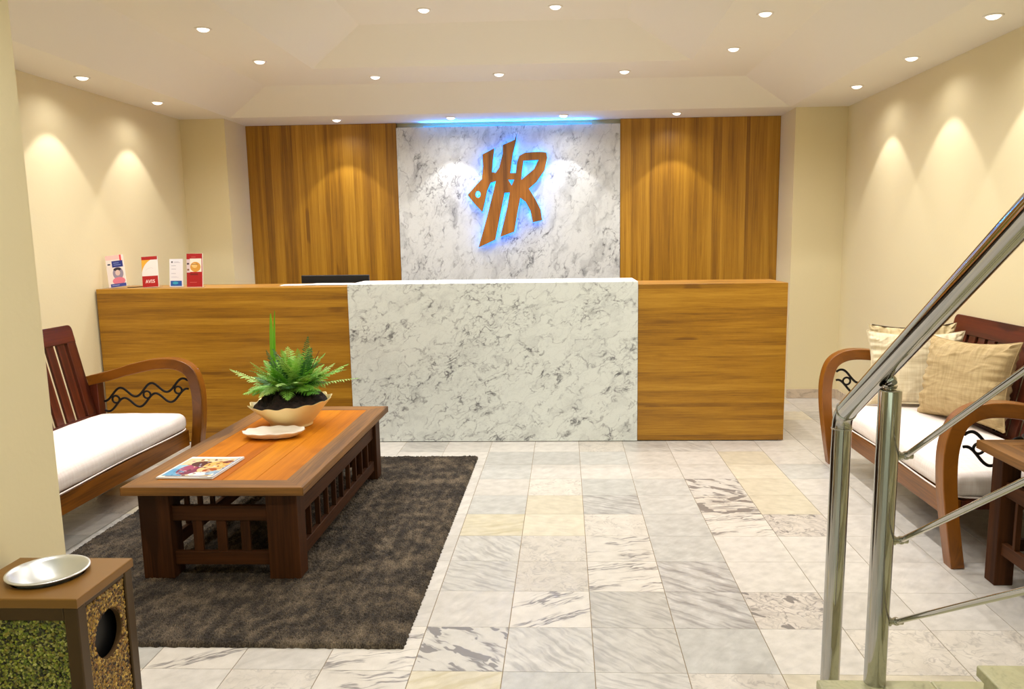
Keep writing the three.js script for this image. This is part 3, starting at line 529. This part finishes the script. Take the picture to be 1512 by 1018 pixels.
// ================================================================ ASH BIN BY THE PIER
{
  const t = thing('ash_bin', 'square pebble-faced litter bin with an aluminium ash bowl beside the cream pier', 'bin');
  const x0 = -1.412, x1 = -1.12, z0 = -1.908, z1 = -1.675, y1 = 0.6, s = 0.034, bronze = std({ color: srgb(128, 88, 30), roughness: 0.34, metalness: 0.1 }), dkBronze = std({ color: srgb(74, 54, 26), roughness: 0.35, metalness: 0.4 });
  const topS = new THREE.Shape([[x0, z0], [x1, z0], [x1, z1], [x0, z1]].map((p) => new THREE.Vector2(p[0], -p[1]))), C = [-1.27, -1.806], bowlR = 0.084;
  topS.holes.push(new THREE.Path(Array.from({ length: 40 }, (_, k) => new THREE.Vector2(C[0] + bowlR * Math.cos(k * Math.PI / 20), -C[1] + bowlR * Math.sin(k * Math.PI / 20)))));
  part('top_plate', plain(new THREE.ExtrudeGeometry(topS, { depth: 0.018, bevelEnabled: true, bevelSize: 0.003, bevelThickness: 0.003, bevelSegments: 2 }).rotateX(-Math.PI / 2).translate(0, y1 - 0.021, 0)), bronze, t);
  for (const [a, b] of [[x0, z0], [x1 - s, z0], [x0, z1 - s], [x1 - s, z1 - s]]) part('corner_post', box(a, a + s, 0.015, y1 - 0.024, b, b + s, 0.004), dkBronze, t);
  part('frame_rail', [box(x0 + s, x1 - s, y1 - 0.056, y1 - 0.024, z1 - 0.022, z1 - 0.002, 0.003), box(x0 + s, x1 - s, 0.015, 0.05, z1 - 0.022, z1 - 0.002, 0.003), box(x1 - 0.022, x1 - 0.002, 0.015, 0.05, z0 + s, z1 - s, 0.003), box(x1 - 0.022, x1 - 0.002, y1 - 0.036, y1 - 0.024, z0 + s, z1 - s, 0.003)], dkBronze, t);
  part('bowl', lathe([[0.0001, -0.046], [0.035, -0.043], [0.062, -0.026], [0.08, 0.004], [0.086, 0.012], [0.092, 0.011], [0.092, 0.008], [0.085, 0.008], [0.078, -0.002], [0.06, -0.03], [0.0001, -0.05]], 64).translate(C[0], y1 + 0.003, C[1]), M.aluminium, t, 'spun aluminium ash bowl');
  part('liner', [box(x0 + 0.03, x1 - 0.035, 0.02, 0.53, z0 + 0.02, z1 - 0.035, 0)], M.black, t);
  part('back_panel', [box(x0 + s, x1 - s, 0.02, y1 - 0.03, z0 + 0.004, z0 + 0.012, 0), box(x0 + 0.004, x0 + 0.012, 0.02, y1 - 0.03, z0 + s, z1 - s, 0)], dkBronze, t);
  const hole = { y: 0.452, z: -1.797, r: 0.056 };
  const side = new THREE.Shape([[z0 + s, 0.05], [z1 - s, 0.05], [z1 - s, y1 - 0.036], [z0 + s, y1 - 0.036]].map((p) => new THREE.Vector2(-p[0], p[1])));
  side.holes.push(new THREE.Path(Array.from({ length: 48 }, (_, k) => new THREE.Vector2(-hole.z + hole.r * Math.cos(k * Math.PI / 24), hole.y + hole.r * 1.06 * Math.sin(k * Math.PI / 24)))));
  const mortarG = std({ color: srgb(64, 70, 24), roughness: 0.9 }), mortarB = std({ color: srgb(84, 58, 22), roughness: 0.9 });
  part('side_panel', plain(new THREE.ExtrudeGeometry(side, { depth: 0.012, bevelEnabled: false }).rotateY(Math.PI / 2).translate(x1 - 0.02, 0, 0)), mortarB, t, 'golden pebbled side with a round throw-in hole');
  part('front_panel', box(x0 + s, x1 - s, 0.05, y1 - 0.056, z1 - 0.02, z1 - 0.009, 0), mortarG, t, 'green pebbled front');
  const peb = new THREE.IcosahedronGeometry(1, 1), r = rng(91);
  const pebbles = (n, place, colors, rough) => {
    const im = new THREE.InstancedMesh(peb, std({ roughness: rough }), n), m = new THREE.Matrix4(), c = new THREE.Color();
    for (let k = 0; k < n; k++) { const [p, flat] = place(); const q = new THREE.Quaternion().setFromEuler(new THREE.Euler(flat === 'z' ? 0 : 0, 0, r() * 6)); const sc = 0.0022 + 0.0022 * r();
      const a = sc * (0.8 + 0.9 * r()); m.compose(new THREE.Vector3(...p), new THREE.Quaternion().setFromEuler(flat === 'z' ? new THREE.Euler(0, 0, r() * 6) : new THREE.Euler(r() * 6, 0, 0)), flat === 'z' ? new THREE.Vector3(a, sc, sc * 0.8) : new THREE.Vector3(sc * 0.8, a, sc)); im.setMatrixAt(k, m);
      const w = colors[Math.floor(r() * colors.length)], j = 0.6 + 0.36 * r(); c.copy(srgb(w[0] * j, w[1] * j, w[2] * j)); im.setColorAt(k, c); }
    im.name = 'pebble_facing'; im.userData.kind = 'stuff'; im.castShadow = im.receiveShadow = true; t.add(im);
  };
  pebbles(8200, () => [[x0 + s + 0.003 + r() * (x1 - x0 - 2 * s - 0.006), 0.053 + r() * (y1 - 0.112), z1 - 0.0085 + 0.001 * r()], 'z'], [[150, 158, 40], [116, 136, 32], [180, 184, 70], [70, 74, 22], [160, 146, 48], [48, 44, 18], [206, 202, 110]], 0.5);
  pebbles(6000, () => { let z, y; do { z = z0 + s + 0.003 + r() * (z1 - z0 - 2 * s - 0.006); y = 0.053 + r() * (y1 - 0.094); } while (Math.hypot(z - hole.z, (y - hole.y) / 1.06) < hole.r + 0.004); return [[x1 - 0.0078 + 0.001 * r(), y, z], 'x']; }, [[206, 160, 56], [166, 116, 38], [120, 76, 28], [64, 38, 18], [226, 186, 92], [180, 138, 44]], 0.45);
  part('foot', [box(x0 + 0.01, x1 - 0.01, 0, 0.016, z0 + 0.01, z1 - 0.01, 0.003)], M.black, t);
}

// ================================================================ ON THE COFFEE TABLE
const TT = 0.4245;
{
  // magazine
  const t = thing('magazine', 'glossy magazine with a blue and purple portrait cover on the coffee table corner', 'magazine', [-1.587, TT, -3.31]); t.rotation.y = -0.03;
  part('page_block', box(-0.122, 0.122, 0, 0.006, -0.158, 0.158, 0.001), M.paper, t);
  const cov = canvasTexture(512, 660, (c, w, h) => {
    c.fillStyle = '#e9e7e4'; c.fillRect(0, 0, w, h); c.fillStyle = '#e3cfa4'; c.fillRect(20, 60, w - 40, h - 100);
    const blob = (x, y, rx, ry, col, rot = 0) => { c.fillStyle = col; c.beginPath(); c.ellipse(x * w, y * h, rx * w, ry * h, rot, 0, 7); c.fill(); };
    c.fillStyle = '#5ba6cf'; c.fillRect(20, h * 0.42, w * 0.34, h * 0.5); c.fillStyle = '#8ec6e0'; c.fillRect(20, h * 0.42, w * 0.3, h * 0.18);
    blob(0.36, 0.62, 0.2, 0.26, '#7c2f52'); blob(0.3, 0.56, 0.13, 0.16, '#a2466a'); blob(0.42, 0.36, 0.2, 0.13, '#4a2530', 0.4); blob(0.72, 0.42, 0.22, 0.2, '#e8b869'); blob(0.62, 0.6, 0.13, 0.13, '#eac58b'); blob(0.74, 0.66, 0.12, 0.1, '#a8502a', 0.6); blob(0.84, 0.26, 0.1, 0.07, '#8a3b22'); blob(0.64, 0.84, 0.17, 0.09, '#ece7ea'); blob(0.86, 0.78, 0.12, 0.1, '#9cc0d6');
    { const q = rng(44), cols = ['#f3d9a6', '#7a3a2a', '#d98f3f', '#5c2b46', '#c9dbe6', '#fff4e2', '#b4607e', '#3f2a3a']; for (let k = 0; k < 90; k++) { c.globalAlpha = 0.75; const x = 0.14 + 0.8 * q(), y = 0.12 + 0.78 * q(); blob(x, y, 0.01 + 0.045 * q(), 0.006 + 0.02 * q(), x < 0.36 && y > 0.42 ? ['#8ec6e0', '#3f86b4', '#c9dbe6'][k % 3] : cols[Math.floor(q() * 8)], q() * 3); } c.globalAlpha = 1; }
    c.fillStyle = '#f4f2ee'; c.fillRect(0, 0, w, h * 0.09); c.fillStyle = '#8fa9c4'; c.fillRect(w * 0.94, h * 0.06, w * 0.03, h * 0.9); c.fillStyle = '#2e2230'; c.fillRect(w * 0.12, h * 0.925, w * 0.76, h * 0.03);
  });
  const g = new THREE.PlaneGeometry(0.244, 0.316, 12, 12).rotateX(-Math.PI / 2), p = g.attributes.position; for (let i = 0; i < p.count; i++) p.setY(i, 0.0068 + 0.003 * Math.max(0, p.getX(i) / 0.122) ** 2);
  g.computeVertexNormals(); part('cover', g, std({ map: cov, roughness: 0.25, side: THREE.DoubleSide }), t, 'printed cover');
}
{
  // scalloped dish
  const t = thing('dish', 'shallow white scalloped dish on the coffee table in front of the fern', 'dish', [-1.472, TT, -3.87]); t.rotation.y = 0.12;
  const prof = [[0, 0.006], [0.5, 0.006], [0.72, 0.012], [0.9, 0.024], [1, 0.032], [1.005, 0.033], [0.97, 0.026], [0.8, 0.008], [0.62, 0], [0, 0]];
  const g = grid(128, prof.length * 3 - 3, (a, b) => { const k = b * (prof.length - 1), i = Math.min(prof.length - 2, Math.floor(k)), f = k - i, r = lerp(prof[i][0], prof[i + 1][0], f), y = lerp(prof[i][1], prof[i + 1][1], f), th = a * Math.PI * 2, wob = 1 + 0.02 * r * r * Math.cos(th * 12), e = Math.pow(Math.pow(Math.abs(Math.cos(th)), 2.3) + Math.pow(Math.abs(Math.sin(th)), 2.3), -1 / 2.3);
    return [0.152 * r * wob * e * Math.cos(th), y + 0.0018 * r * r * Math.cos(th * 12), -0.098 * r * wob * e * Math.sin(th)]; });
  part('dish_body', g, M.ceramic, t);
}
{
  // fern in a scalloped bowl
  const BX = -1.47, BZ = -4.13, t = thing('potted_fern', 'green fern growing in a cream scalloped bowl on the coffee table', 'plant', [BX, TT, BZ]);
  const prof = [[0.0, 0.004], [0.098, 0.004], [0.104, 0.0], [0.11, 0.002], [0.112, 0.016], [0.15, 0.062], [0.188, 0.102], [0.212, 0.128], [0.214, 0.132], [0.208, 0.131], [0.18, 0.102], [0.14, 0.06], [0.0, 0.03]];
  const g = grid(120, (prof.length - 1) * 3, (a, b) => { const k = b * (prof.length - 1), i = Math.min(prof.length - 2, Math.floor(k)), f = k - i, r = lerp(prof[i][0], prof[i + 1][0], f), y = lerp(prof[i][1], prof[i + 1][1], f), th = a * Math.PI * 2, u = smooth(0.12, 0.21, r); return [r * (1 + 0.03 * u * Math.cos(th * 14)) * Math.cos(th), y + u * (0.005 * Math.cos(th * 14) + 0.013 * Math.cos(th - 0.35)), -r * (1 + 0.03 * u * Math.cos(th * 14)) * Math.sin(th)]; });
  part('bowl', g, M.ceramicCream, t, 'cream scalloped bowl');
  const soil = grid(90, 30, (a, b) => { const th = a * Math.PI * 2, r = b * 0.192, y = 0.126 + 0.066 * (1 - (b ** 1.7)) + (1 - b ** 6) * 0.022 * noise(Math.cos(th) * r * 70, Math.sin(th) * r * 60) + (1 - b ** 6) * 0.028 * noise(Math.cos(th) * r * 18 + 4, Math.sin(th) * r * 18) + 0.012 * b * Math.cos(th - 0.35); return [r * Math.cos(th), y - (b > 0.97 ? 0.008 : 0), -r * Math.sin(th)]; });
  part('soil', soil, std({ map: texture(256, 256, (u, v) => mix3([14, 8, 5], [62, 36, 22], clamp(0.35 + fbm(u * 40, v * 40, 3)))), roughness: 1 }), t);
  const r = rng(17), greens = [[70, 134, 30], [104, 172, 46], [140, 200, 70], [44, 104, 28], [170, 212, 104]].map((c) => phys({ color: srgb(...c), roughness: 0.6, side: THREE.DoubleSide, transmission: 0.25, thickness: 0 }));
  const frond = (az, el, len, droop, mat, base = [0, 0.16, 0], width = 0.062, pairs = 22) => {
    const pos = [], d = [Math.cos(az) * Math.cos(el), Math.sin(el), -Math.sin(az) * Math.cos(el)], sd = [Math.sin(az), 0, Math.cos(az)];
    const at = (s) => [base[0] + d[0] * len * s, base[1] + d[1] * len * s - droop * s * s, base[2] + d[2] * len * s];
    const tri = (a, b, c) => pos.push(...a, ...b, ...c), add = (a, b, k) => [a[0] + b[0] * k, a[1] + b[1] * k, a[2] + b[2] * k];
    for (let k = 0; k < 14; k++) { const a = at(k / 14), b = at((k + 1) / 14), w = 0.0016; tri(add(a, sd, w), add(a, sd, -w), add(b, sd, w)); tri(add(a, sd, -w), add(b, sd, -w), add(b, sd, w)); tri(add(a, [0, 1, 0], w), add(a, [0, 1, 0], -w), add(b, [0, 1, 0], w)); }
    for (let k = 2; k <= pairs; k++) for (const q of [-1, 1]) {
      const s = k / pairs * 0.99, p = at(s), e = at(Math.min(1, s + 0.03)), f = [e[0] - p[0], e[1] - p[1], e[2] - p[2]], fl = Math.hypot(...f) || 1, fw = f.map((v) => v / fl);
      const L = width * Math.pow(Math.sin(Math.PI * Math.min(1, 0.12 + s * 0.88)), 0.8) * (0.85 + 0.3 * r()), up = 0.1 - 0.5 * r(), dir = [sd[0] * q + fw[0] * 0.55, sd[1] * q + fw[1] * 0.55 + up * 0.5, sd[2] * q + fw[2] * 0.55], dl = Math.hypot(...dir), D = dir.map((v) => v / dl), w = Math.max(0.0035, L * 0.12);
      const m1 = add(add(p, D, L * 0.35), fw, w), m2 = add(add(p, D, L * 0.35), fw, -w), t1 = add(add(p, D, L * 0.75), fw, w * 0.6), t2 = add(add(p, D, L * 0.75), fw, -w * 0.6), tip = add(p, D, L); tip[1] -= L * 0.18; t1[1] -= L * 0.06; t2[1] -= L * 0.06;
      tri(p, m2, m1); tri(m1, m2, t1); tri(m2, t2, t1); tri(t1, t2, tip);
    }
    const b = new THREE.BufferGeometry(); b.setAttribute('position', new THREE.Float32BufferAttribute(pos, 3)); b.setAttribute('uv', new THREE.Float32BufferAttribute(new Float32Array(pos.length / 3 * 2), 2)); b.computeVertexNormals(); part('frond', b, mat, t);
  };
  // the long ones the photograph shows, then the filling
  frond(Math.PI * 0.97, 0.62, 0.36, 0.06, greens[4], [-0.04, 0.15, 0.0], 0.055, 24);
  frond(0.06, 0.3, 0.38, 0.05, greens[4], [0.02, 0.19, 0.03], 0.05, 24);
  frond(0.55, 0.75, 0.3, 0.06, greens[4], [0.03, 0.17, 0], 0.06); frond(-0.2, 0.8, 0.28, 0.06, greens[2], [0.04, 0.17, 0.02], 0.06);
  frond(1.2, 1.1, 0.33, 0.05, greens[2], [0.02, 0.16, 0]); frond(1.9, 1.2, 0.33, 0.06, greens[4], [0.0, 0.16, 0]); frond(2.4, 1.0, 0.3, 0.08, greens[2], [0, 0.16, 0]);
  frond(-1.2, 0.6, 0.17, 0.07, greens[3], [0, 0.2, 0.02]); frond(-1.7, 0.55, 0.16, 0.07, greens[4], [-0.04, 0.2, 0.02]); frond(-2.3, 0.5, 0.2, 0.08, greens[2], [-0.05, 0.2, 0.01]); frond(-0.75, 0.5, 0.16, 0.07, greens[2], [0.03, 0.2, 0.02]); frond(-1.9, 0.4, 0.2, 0.09, greens[4], [-0.03, 0.2, 0.03], 0.045); frond(-1.25, 0.3, 0.17, 0.08, greens[2], [0.0, 0.2, 0.03], 0.045); frond(-2.7, 0.4, 0.2, 0.08, greens[2], [-0.05, 0.19, 0.02]); frond(3.3, 0.3, 0.17, 0.06, greens[1], [-0.04, 0.18, 0.0]); frond(-0.5, 0.35, 0.16, 0.06, greens[1], [0.05, 0.19, 0.02]);
  for (let k = 0; k < 60; k++) { const a = r() * Math.PI * 2, e = 0.65 + 0.7 * r(); frond(a, e, 0.24 + 0.14 * r(), 0.05 + 0.09 * r(), greens[1 + Math.floor(r() * 4)], [0.02 + 0.1 * (r() - 0.5), 0.165, 0.07 * (r() - 0.5)], 0.034 + 0.016 * r(), 26); }
  for (let k = 0; k < 28; k++) { const a = r() * Math.PI * 2, e = 0.3 + 0.5 * r(); frond(a, e, 0.12 + 0.1 * r(), 0.05 + 0.06 * r(), greens[Math.floor(r() * 4)], [0.01 + 0.06 * (r() - 0.5), 0.215, 0.04 * (r() - 0.5)], 0.034 + 0.018 * r(), 20); }
  // two upright blades and a dry stalk
  const blade = (x, lean, h, w, mat) => part('blade', grid(4, 14, (a, b) => [x + lean * b * b + (a - 0.5) * w * Math.pow(Math.sin(Math.PI * (0.1 + 0.88 * b)), 0.6), 0.17 + h * b, 0.008 * Math.abs(a - 0.5)]), mat, t);
  const bright = phys({ color: srgb(128, 204, 40), roughness: 0.5, side: THREE.DoubleSide, transmission: 0.25, thickness: 0 });
  blade(-0.082, 0.004, 0.43, 0.026, bright); blade(-0.075, 0.02, 0.445, 0.014, bright);
  part('dry_stalk', tube([[0.08, 0.2, 0], [0.13, 0.32, 0.0], [0.17, 0.4, 0]], 0.0022, { seg: 10, rad: 5 }), std({ color: srgb(120, 66, 30), roughness: 0.8 }), t);
}
{
  // dark bowl of dried petals on the side table
  const t = thing('petal_bowl', 'black bowl of pale dried petals on the small side table', 'bowl', [1.865, 0.57, -3.06]);
  part('bowl', lathe([[0.0001, 0], [0.05, 0], [0.07, 0.01], [0.095, 0.035], [0.1, 0.042], [0.094, 0.041], [0.066, 0.014], [0.0001, 0.006]], 40), M.black, t);
  const r = rng(8), g = []; for (let k = 0; k < 70; k++) { const a = r() * 7, q = 0.075 * Math.sqrt(r()); g.push(plain(new THREE.ConeGeometry(0.007 + 0.006 * r(), 0.03 + 0.03 * r(), 4).rotateX((r() - 0.5) * 2.2).rotateZ((r() - 0.5) * 2.2).translate(q * Math.cos(a), 0.034 + 0.016 * r(), q * Math.sin(a)))); }
  const m = part('dried_petals', g, std({ color: srgb(206, 176, 120), roughness: 0.9 }), t); m.userData.kind = 'stuff';
}

// ================================================================ ON THE COUNTER
{
  const leaflet = (label, x, z, w, h, turn, draw, roll = 0) => {
    const t = thing('leaflet', label, 'leaflet', [x, 1.0885 + w / 2 * Math.sin(roll), z]); t.rotation.set(0, turn, roll);
    const lean = -0.14, body = box(-w / 2, w / 2, 0.002, h, -0.008, -0.0006, 0.0006).rotateX(lean).translate(0, 0.0012, 0);
    part('folded_pages', body, M.paper, t);
    const f = new THREE.PlaneGeometry(w - 0.001, h - 0.003).translate(0, h / 2 + 0.001, 0).rotateX(lean).translate(0, 0.0012, 0.0002);
    part('cover', f, std({ map: canvasTexture(256, Math.round(256 * h / w), draw), roughness: 0.35 }), t, 'printed cover');
    part('easel_stand', [box(-w / 2 + 0.01, w / 2 - 0.01, 0, 0.003, -0.075, 0.012, 0.001), box(-0.012, 0.012, 0.003, h * 0.55, -0.003, 0.001, 0).rotateX(0.28).translate(0, 0, -0.055)], phys({ color: 0xffffff, roughness: 0.1, transmission: 0.8, thickness: 0 }), t, 'clear stand');
  };
  const lines = (c, x, y, w, n, gap, col, hgt = 4) => { c.fillStyle = col; for (let k = 0; k < n; k++) c.fillRect(x, y + k * gap, w * (0.7 + 0.3 * Math.abs(Math.sin(k * 2.3))), hgt); };
  leaflet('white leaflet with a blue banner and portrait, nearest the wall on the counter', -3.14, -5.5, 0.122, 0.225, 0.1, (c, w, h) => {
    c.fillStyle = '#f1e6e0'; c.fillRect(0, 0, w, h); c.fillStyle = '#e8424f'; c.fillRect(w * 0.8, 0, w * 0.1, h * 0.2); c.fillStyle = '#f3c8c4'; c.fillRect(0, 0, w * 0.8, h * 0.14);
    c.fillStyle = '#1c2f86'; c.fillRect(w * 0.33, h * 0.18, w * 0.62, h * 0.2); lines(c, w * 0.42, h * 0.24, w * 0.45, 2, h * 0.06, '#8ea2dc', 8); c.fillStyle = '#333a55'; c.beginPath(); c.ellipse(w * 0.16, h * 0.28, w * 0.09, h * 0.025, 0, 0, 7); c.fill();
    c.fillStyle = '#9a8fa6'; c.beginPath(); c.ellipse(w * 0.62, h * 0.58, w * 0.3, h * 0.2, 0, 0, 7); c.fill(); c.fillStyle = '#2c2430'; c.beginPath(); c.ellipse(w * 0.6, h * 0.45, w * 0.22, h * 0.05, 0, 0, 7); c.fill(); c.fillStyle = '#e3c6bc'; c.beginPath(); c.ellipse(w * 0.6, h * 0.56, w * 0.14, h * 0.09, 0, 0, 7); c.fill();
    c.fillStyle = '#e27d93'; c.beginPath(); c.ellipse(w * 0.62, h * 0.82, w * 0.36, h * 0.12, 0, 0, 7); c.fill(); c.fillStyle = '#3b4a9c'; c.fillRect(w * 0.12, h * 0.9, w * 0.88, h * 0.1); lines(c, w * 0.2, h * 0.94, w * 0.6, 1, 8, '#cdd3ee', 6);
  }, 0.11);
  leaflet('red and white leaflet with a yellow arc and bold white lettering on the counter', -2.905, -5.5, 0.116, 0.217, -0.03, (c, w, h) => {
    c.fillStyle = '#f4efee'; c.fillRect(0, 0, w, h); c.fillStyle = '#f0b53c'; c.beginPath(); c.moveTo(0, h * 0.1); c.lineTo(w * 0.62, h * 0.1); c.quadraticCurveTo(w * 0.12, h * 0.22, 0, h * 0.52); c.fill(); c.fillStyle = '#f4efee'; c.beginPath(); c.moveTo(w * 0.72, h * 0.12); c.quadraticCurveTo(w * 0.16, h * 0.22, w * 0.04, h * 0.6); c.lineTo(w, h * 0.6); c.lineTo(w, h * 0.1); c.fill();
    c.strokeStyle = '#cfc4c8'; c.lineWidth = 3; c.beginPath(); c.ellipse(w * 0.5, h * 0.45, w * 0.25, h * 0.07, -0.2, 3.3, 6); c.stroke();
    c.fillStyle = '#b3121c'; c.fillRect(0, 0, w, h * 0.11); c.fillRect(0, h * 0.64, w, h * 0.36); c.fillStyle = '#f6dede'; c.font = `bold ${Math.round(h * 0.15)}px sans-serif`; c.textAlign = 'center'; c.fillText('AVIS', w / 2, h * 0.87);
  }, 0.05);
  leaflet('plain white leaflet with grey text lines and a blue foot, between two red ones', -2.752, -5.56, 0.095, 0.198, 0.0, (c, w, h) => {
    c.fillStyle = '#eceaf0'; c.fillRect(0, 0, w, h); c.fillStyle = '#4a4650'; c.beginPath(); c.arc(w * 0.2, h * 0.11, w * 0.07, 0, 7); c.fill(); lines(c, w * 0.36, h * 0.1, w * 0.5, 2, 12, '#a49fae', 6); lines(c, w * 0.14, h * 0.24, w * 0.5, 1, 9, '#8c86a0', 6); lines(c, w * 0.14, h * 0.36, w * 0.5, 1, 9, '#8c86a0', 6); lines(c, w * 0.14, h * 0.52, w * 0.5, 1, 9, '#8c86a0', 6); lines(c, w * 0.14, h * 0.64, w * 0.6, 2, 12, '#c2bccc', 5);
    c.fillStyle = '#1d54a8'; c.fillRect(w * 0.08, h * 0.79, w * 0.86, h * 0.19); c.fillStyle = '#35a7c9'; c.beginPath(); c.ellipse(w * 0.45, h * 0.87, w * 0.22, h * 0.05, 0, 0, 7); c.fill();
  });
  leaflet('tall red leaflet with a golden food picture, farthest from the wall', -2.59, -5.5, 0.112, 0.236, 0.02, (c, w, h) => {
    c.fillStyle = '#a90f18'; c.fillRect(0, 0, w, h); c.fillStyle = '#efe6d8'; c.fillRect(w * 0.2, h * 0.15, w * 0.75, h * 0.4); c.fillStyle = '#d8c3c6'; c.fillRect(0, h * 0.17, w * 0.22, h * 0.4); c.fillStyle = '#3d2b38'; c.fillRect(w * 0.02, h * 0.28, w * 0.14, h * 0.05); c.fillStyle = '#7c4a26'; c.fillRect(w * 0.04, h * 0.46, w * 0.12, h * 0.05);
    c.fillStyle = '#d99a3e'; c.beginPath(); c.ellipse(w * 0.56, h * 0.4, w * 0.33, h * 0.15, 0, 0, 7); c.fill(); c.fillStyle = '#efc47a'; c.beginPath(); c.ellipse(w * 0.5, h * 0.36, w * 0.18, h * 0.07, 0.3, 0, 7); c.fill(); c.fillStyle = '#8a5420'; c.fillRect(w * 0.3, h * 0.31, w * 0.4, h * 0.02); c.fillStyle = '#7a0b12'; c.fillRect(w * 0.22, h * 0.6, w * 0.5, h * 0.05); lines(c, w * 0.2, h * 0.86, w * 0.62, 1, 10, '#d97a72', 6); lines(c, w * 0.3, h * 0.1, w * 0.4, 1, 10, '#d97a72', 6);
  });
  const cb = part('cable', tube([[-3.09, 1.0915, -5.53], [-3.05, 1.0915, -5.56], [-3.0, 1.094, -5.56], [-2.965, 1.0915, -5.55]], 0.0028, { seg: 24, rad: 6 }), M.iron, scene); cb.userData = { label: 'short thin dark cable lying between the first two leaflets on the counter', category: 'cable' };
  const sheet = (label, x, z, w, d, turn, y) => { const m = part('paper_sheet', plain(new THREE.BoxGeometry(w, 0.0025, d).toNonIndexed().translate(0, y + 0.00125, 0)), M.paper, scene); m.position.set(x, 1.0881, z); m.rotation.y = turn; m.userData = { label, category: 'paper' }; };
  sheet('white paper sheet on the counter in front of the monitor, lower of two', -1.9, -5.66, 0.24, 0.16, 0.1, 0); sheet('white paper sheet on the counter beside the marble front, upper of two', -1.68, -5.65, 0.3, 0.2, -0.08, 0.0026);
  const m = thing('monitor', 'black computer monitor seen from behind above the counter', 'monitor', [-1.745, 0.745, -6.05]);
  part('screen_housing', box(-0.26, 0.26, 0.075, 0.395, 0.0, 0.028, 0.006), M.black, m); part('rear_cover', box(-0.15, 0.15, 0.13, 0.34, 0.028, 0.055, 0.012), M.black, m); part('stand_neck', box(-0.03, 0.03, 0.01, 0.2, 0.056, 0.078, 0.004), M.dark, m); part('stand_foot', box(-0.12, 0.12, 0, 0.012, -0.07, 0.12, 0.004), M.dark, m);
}

scene.traverse((o) => { if (o.isMesh) { o.castShadow = true; o.receiveShadow = true; } });
camera.updateMatrixWorld();
renderer.render(scene, camera);
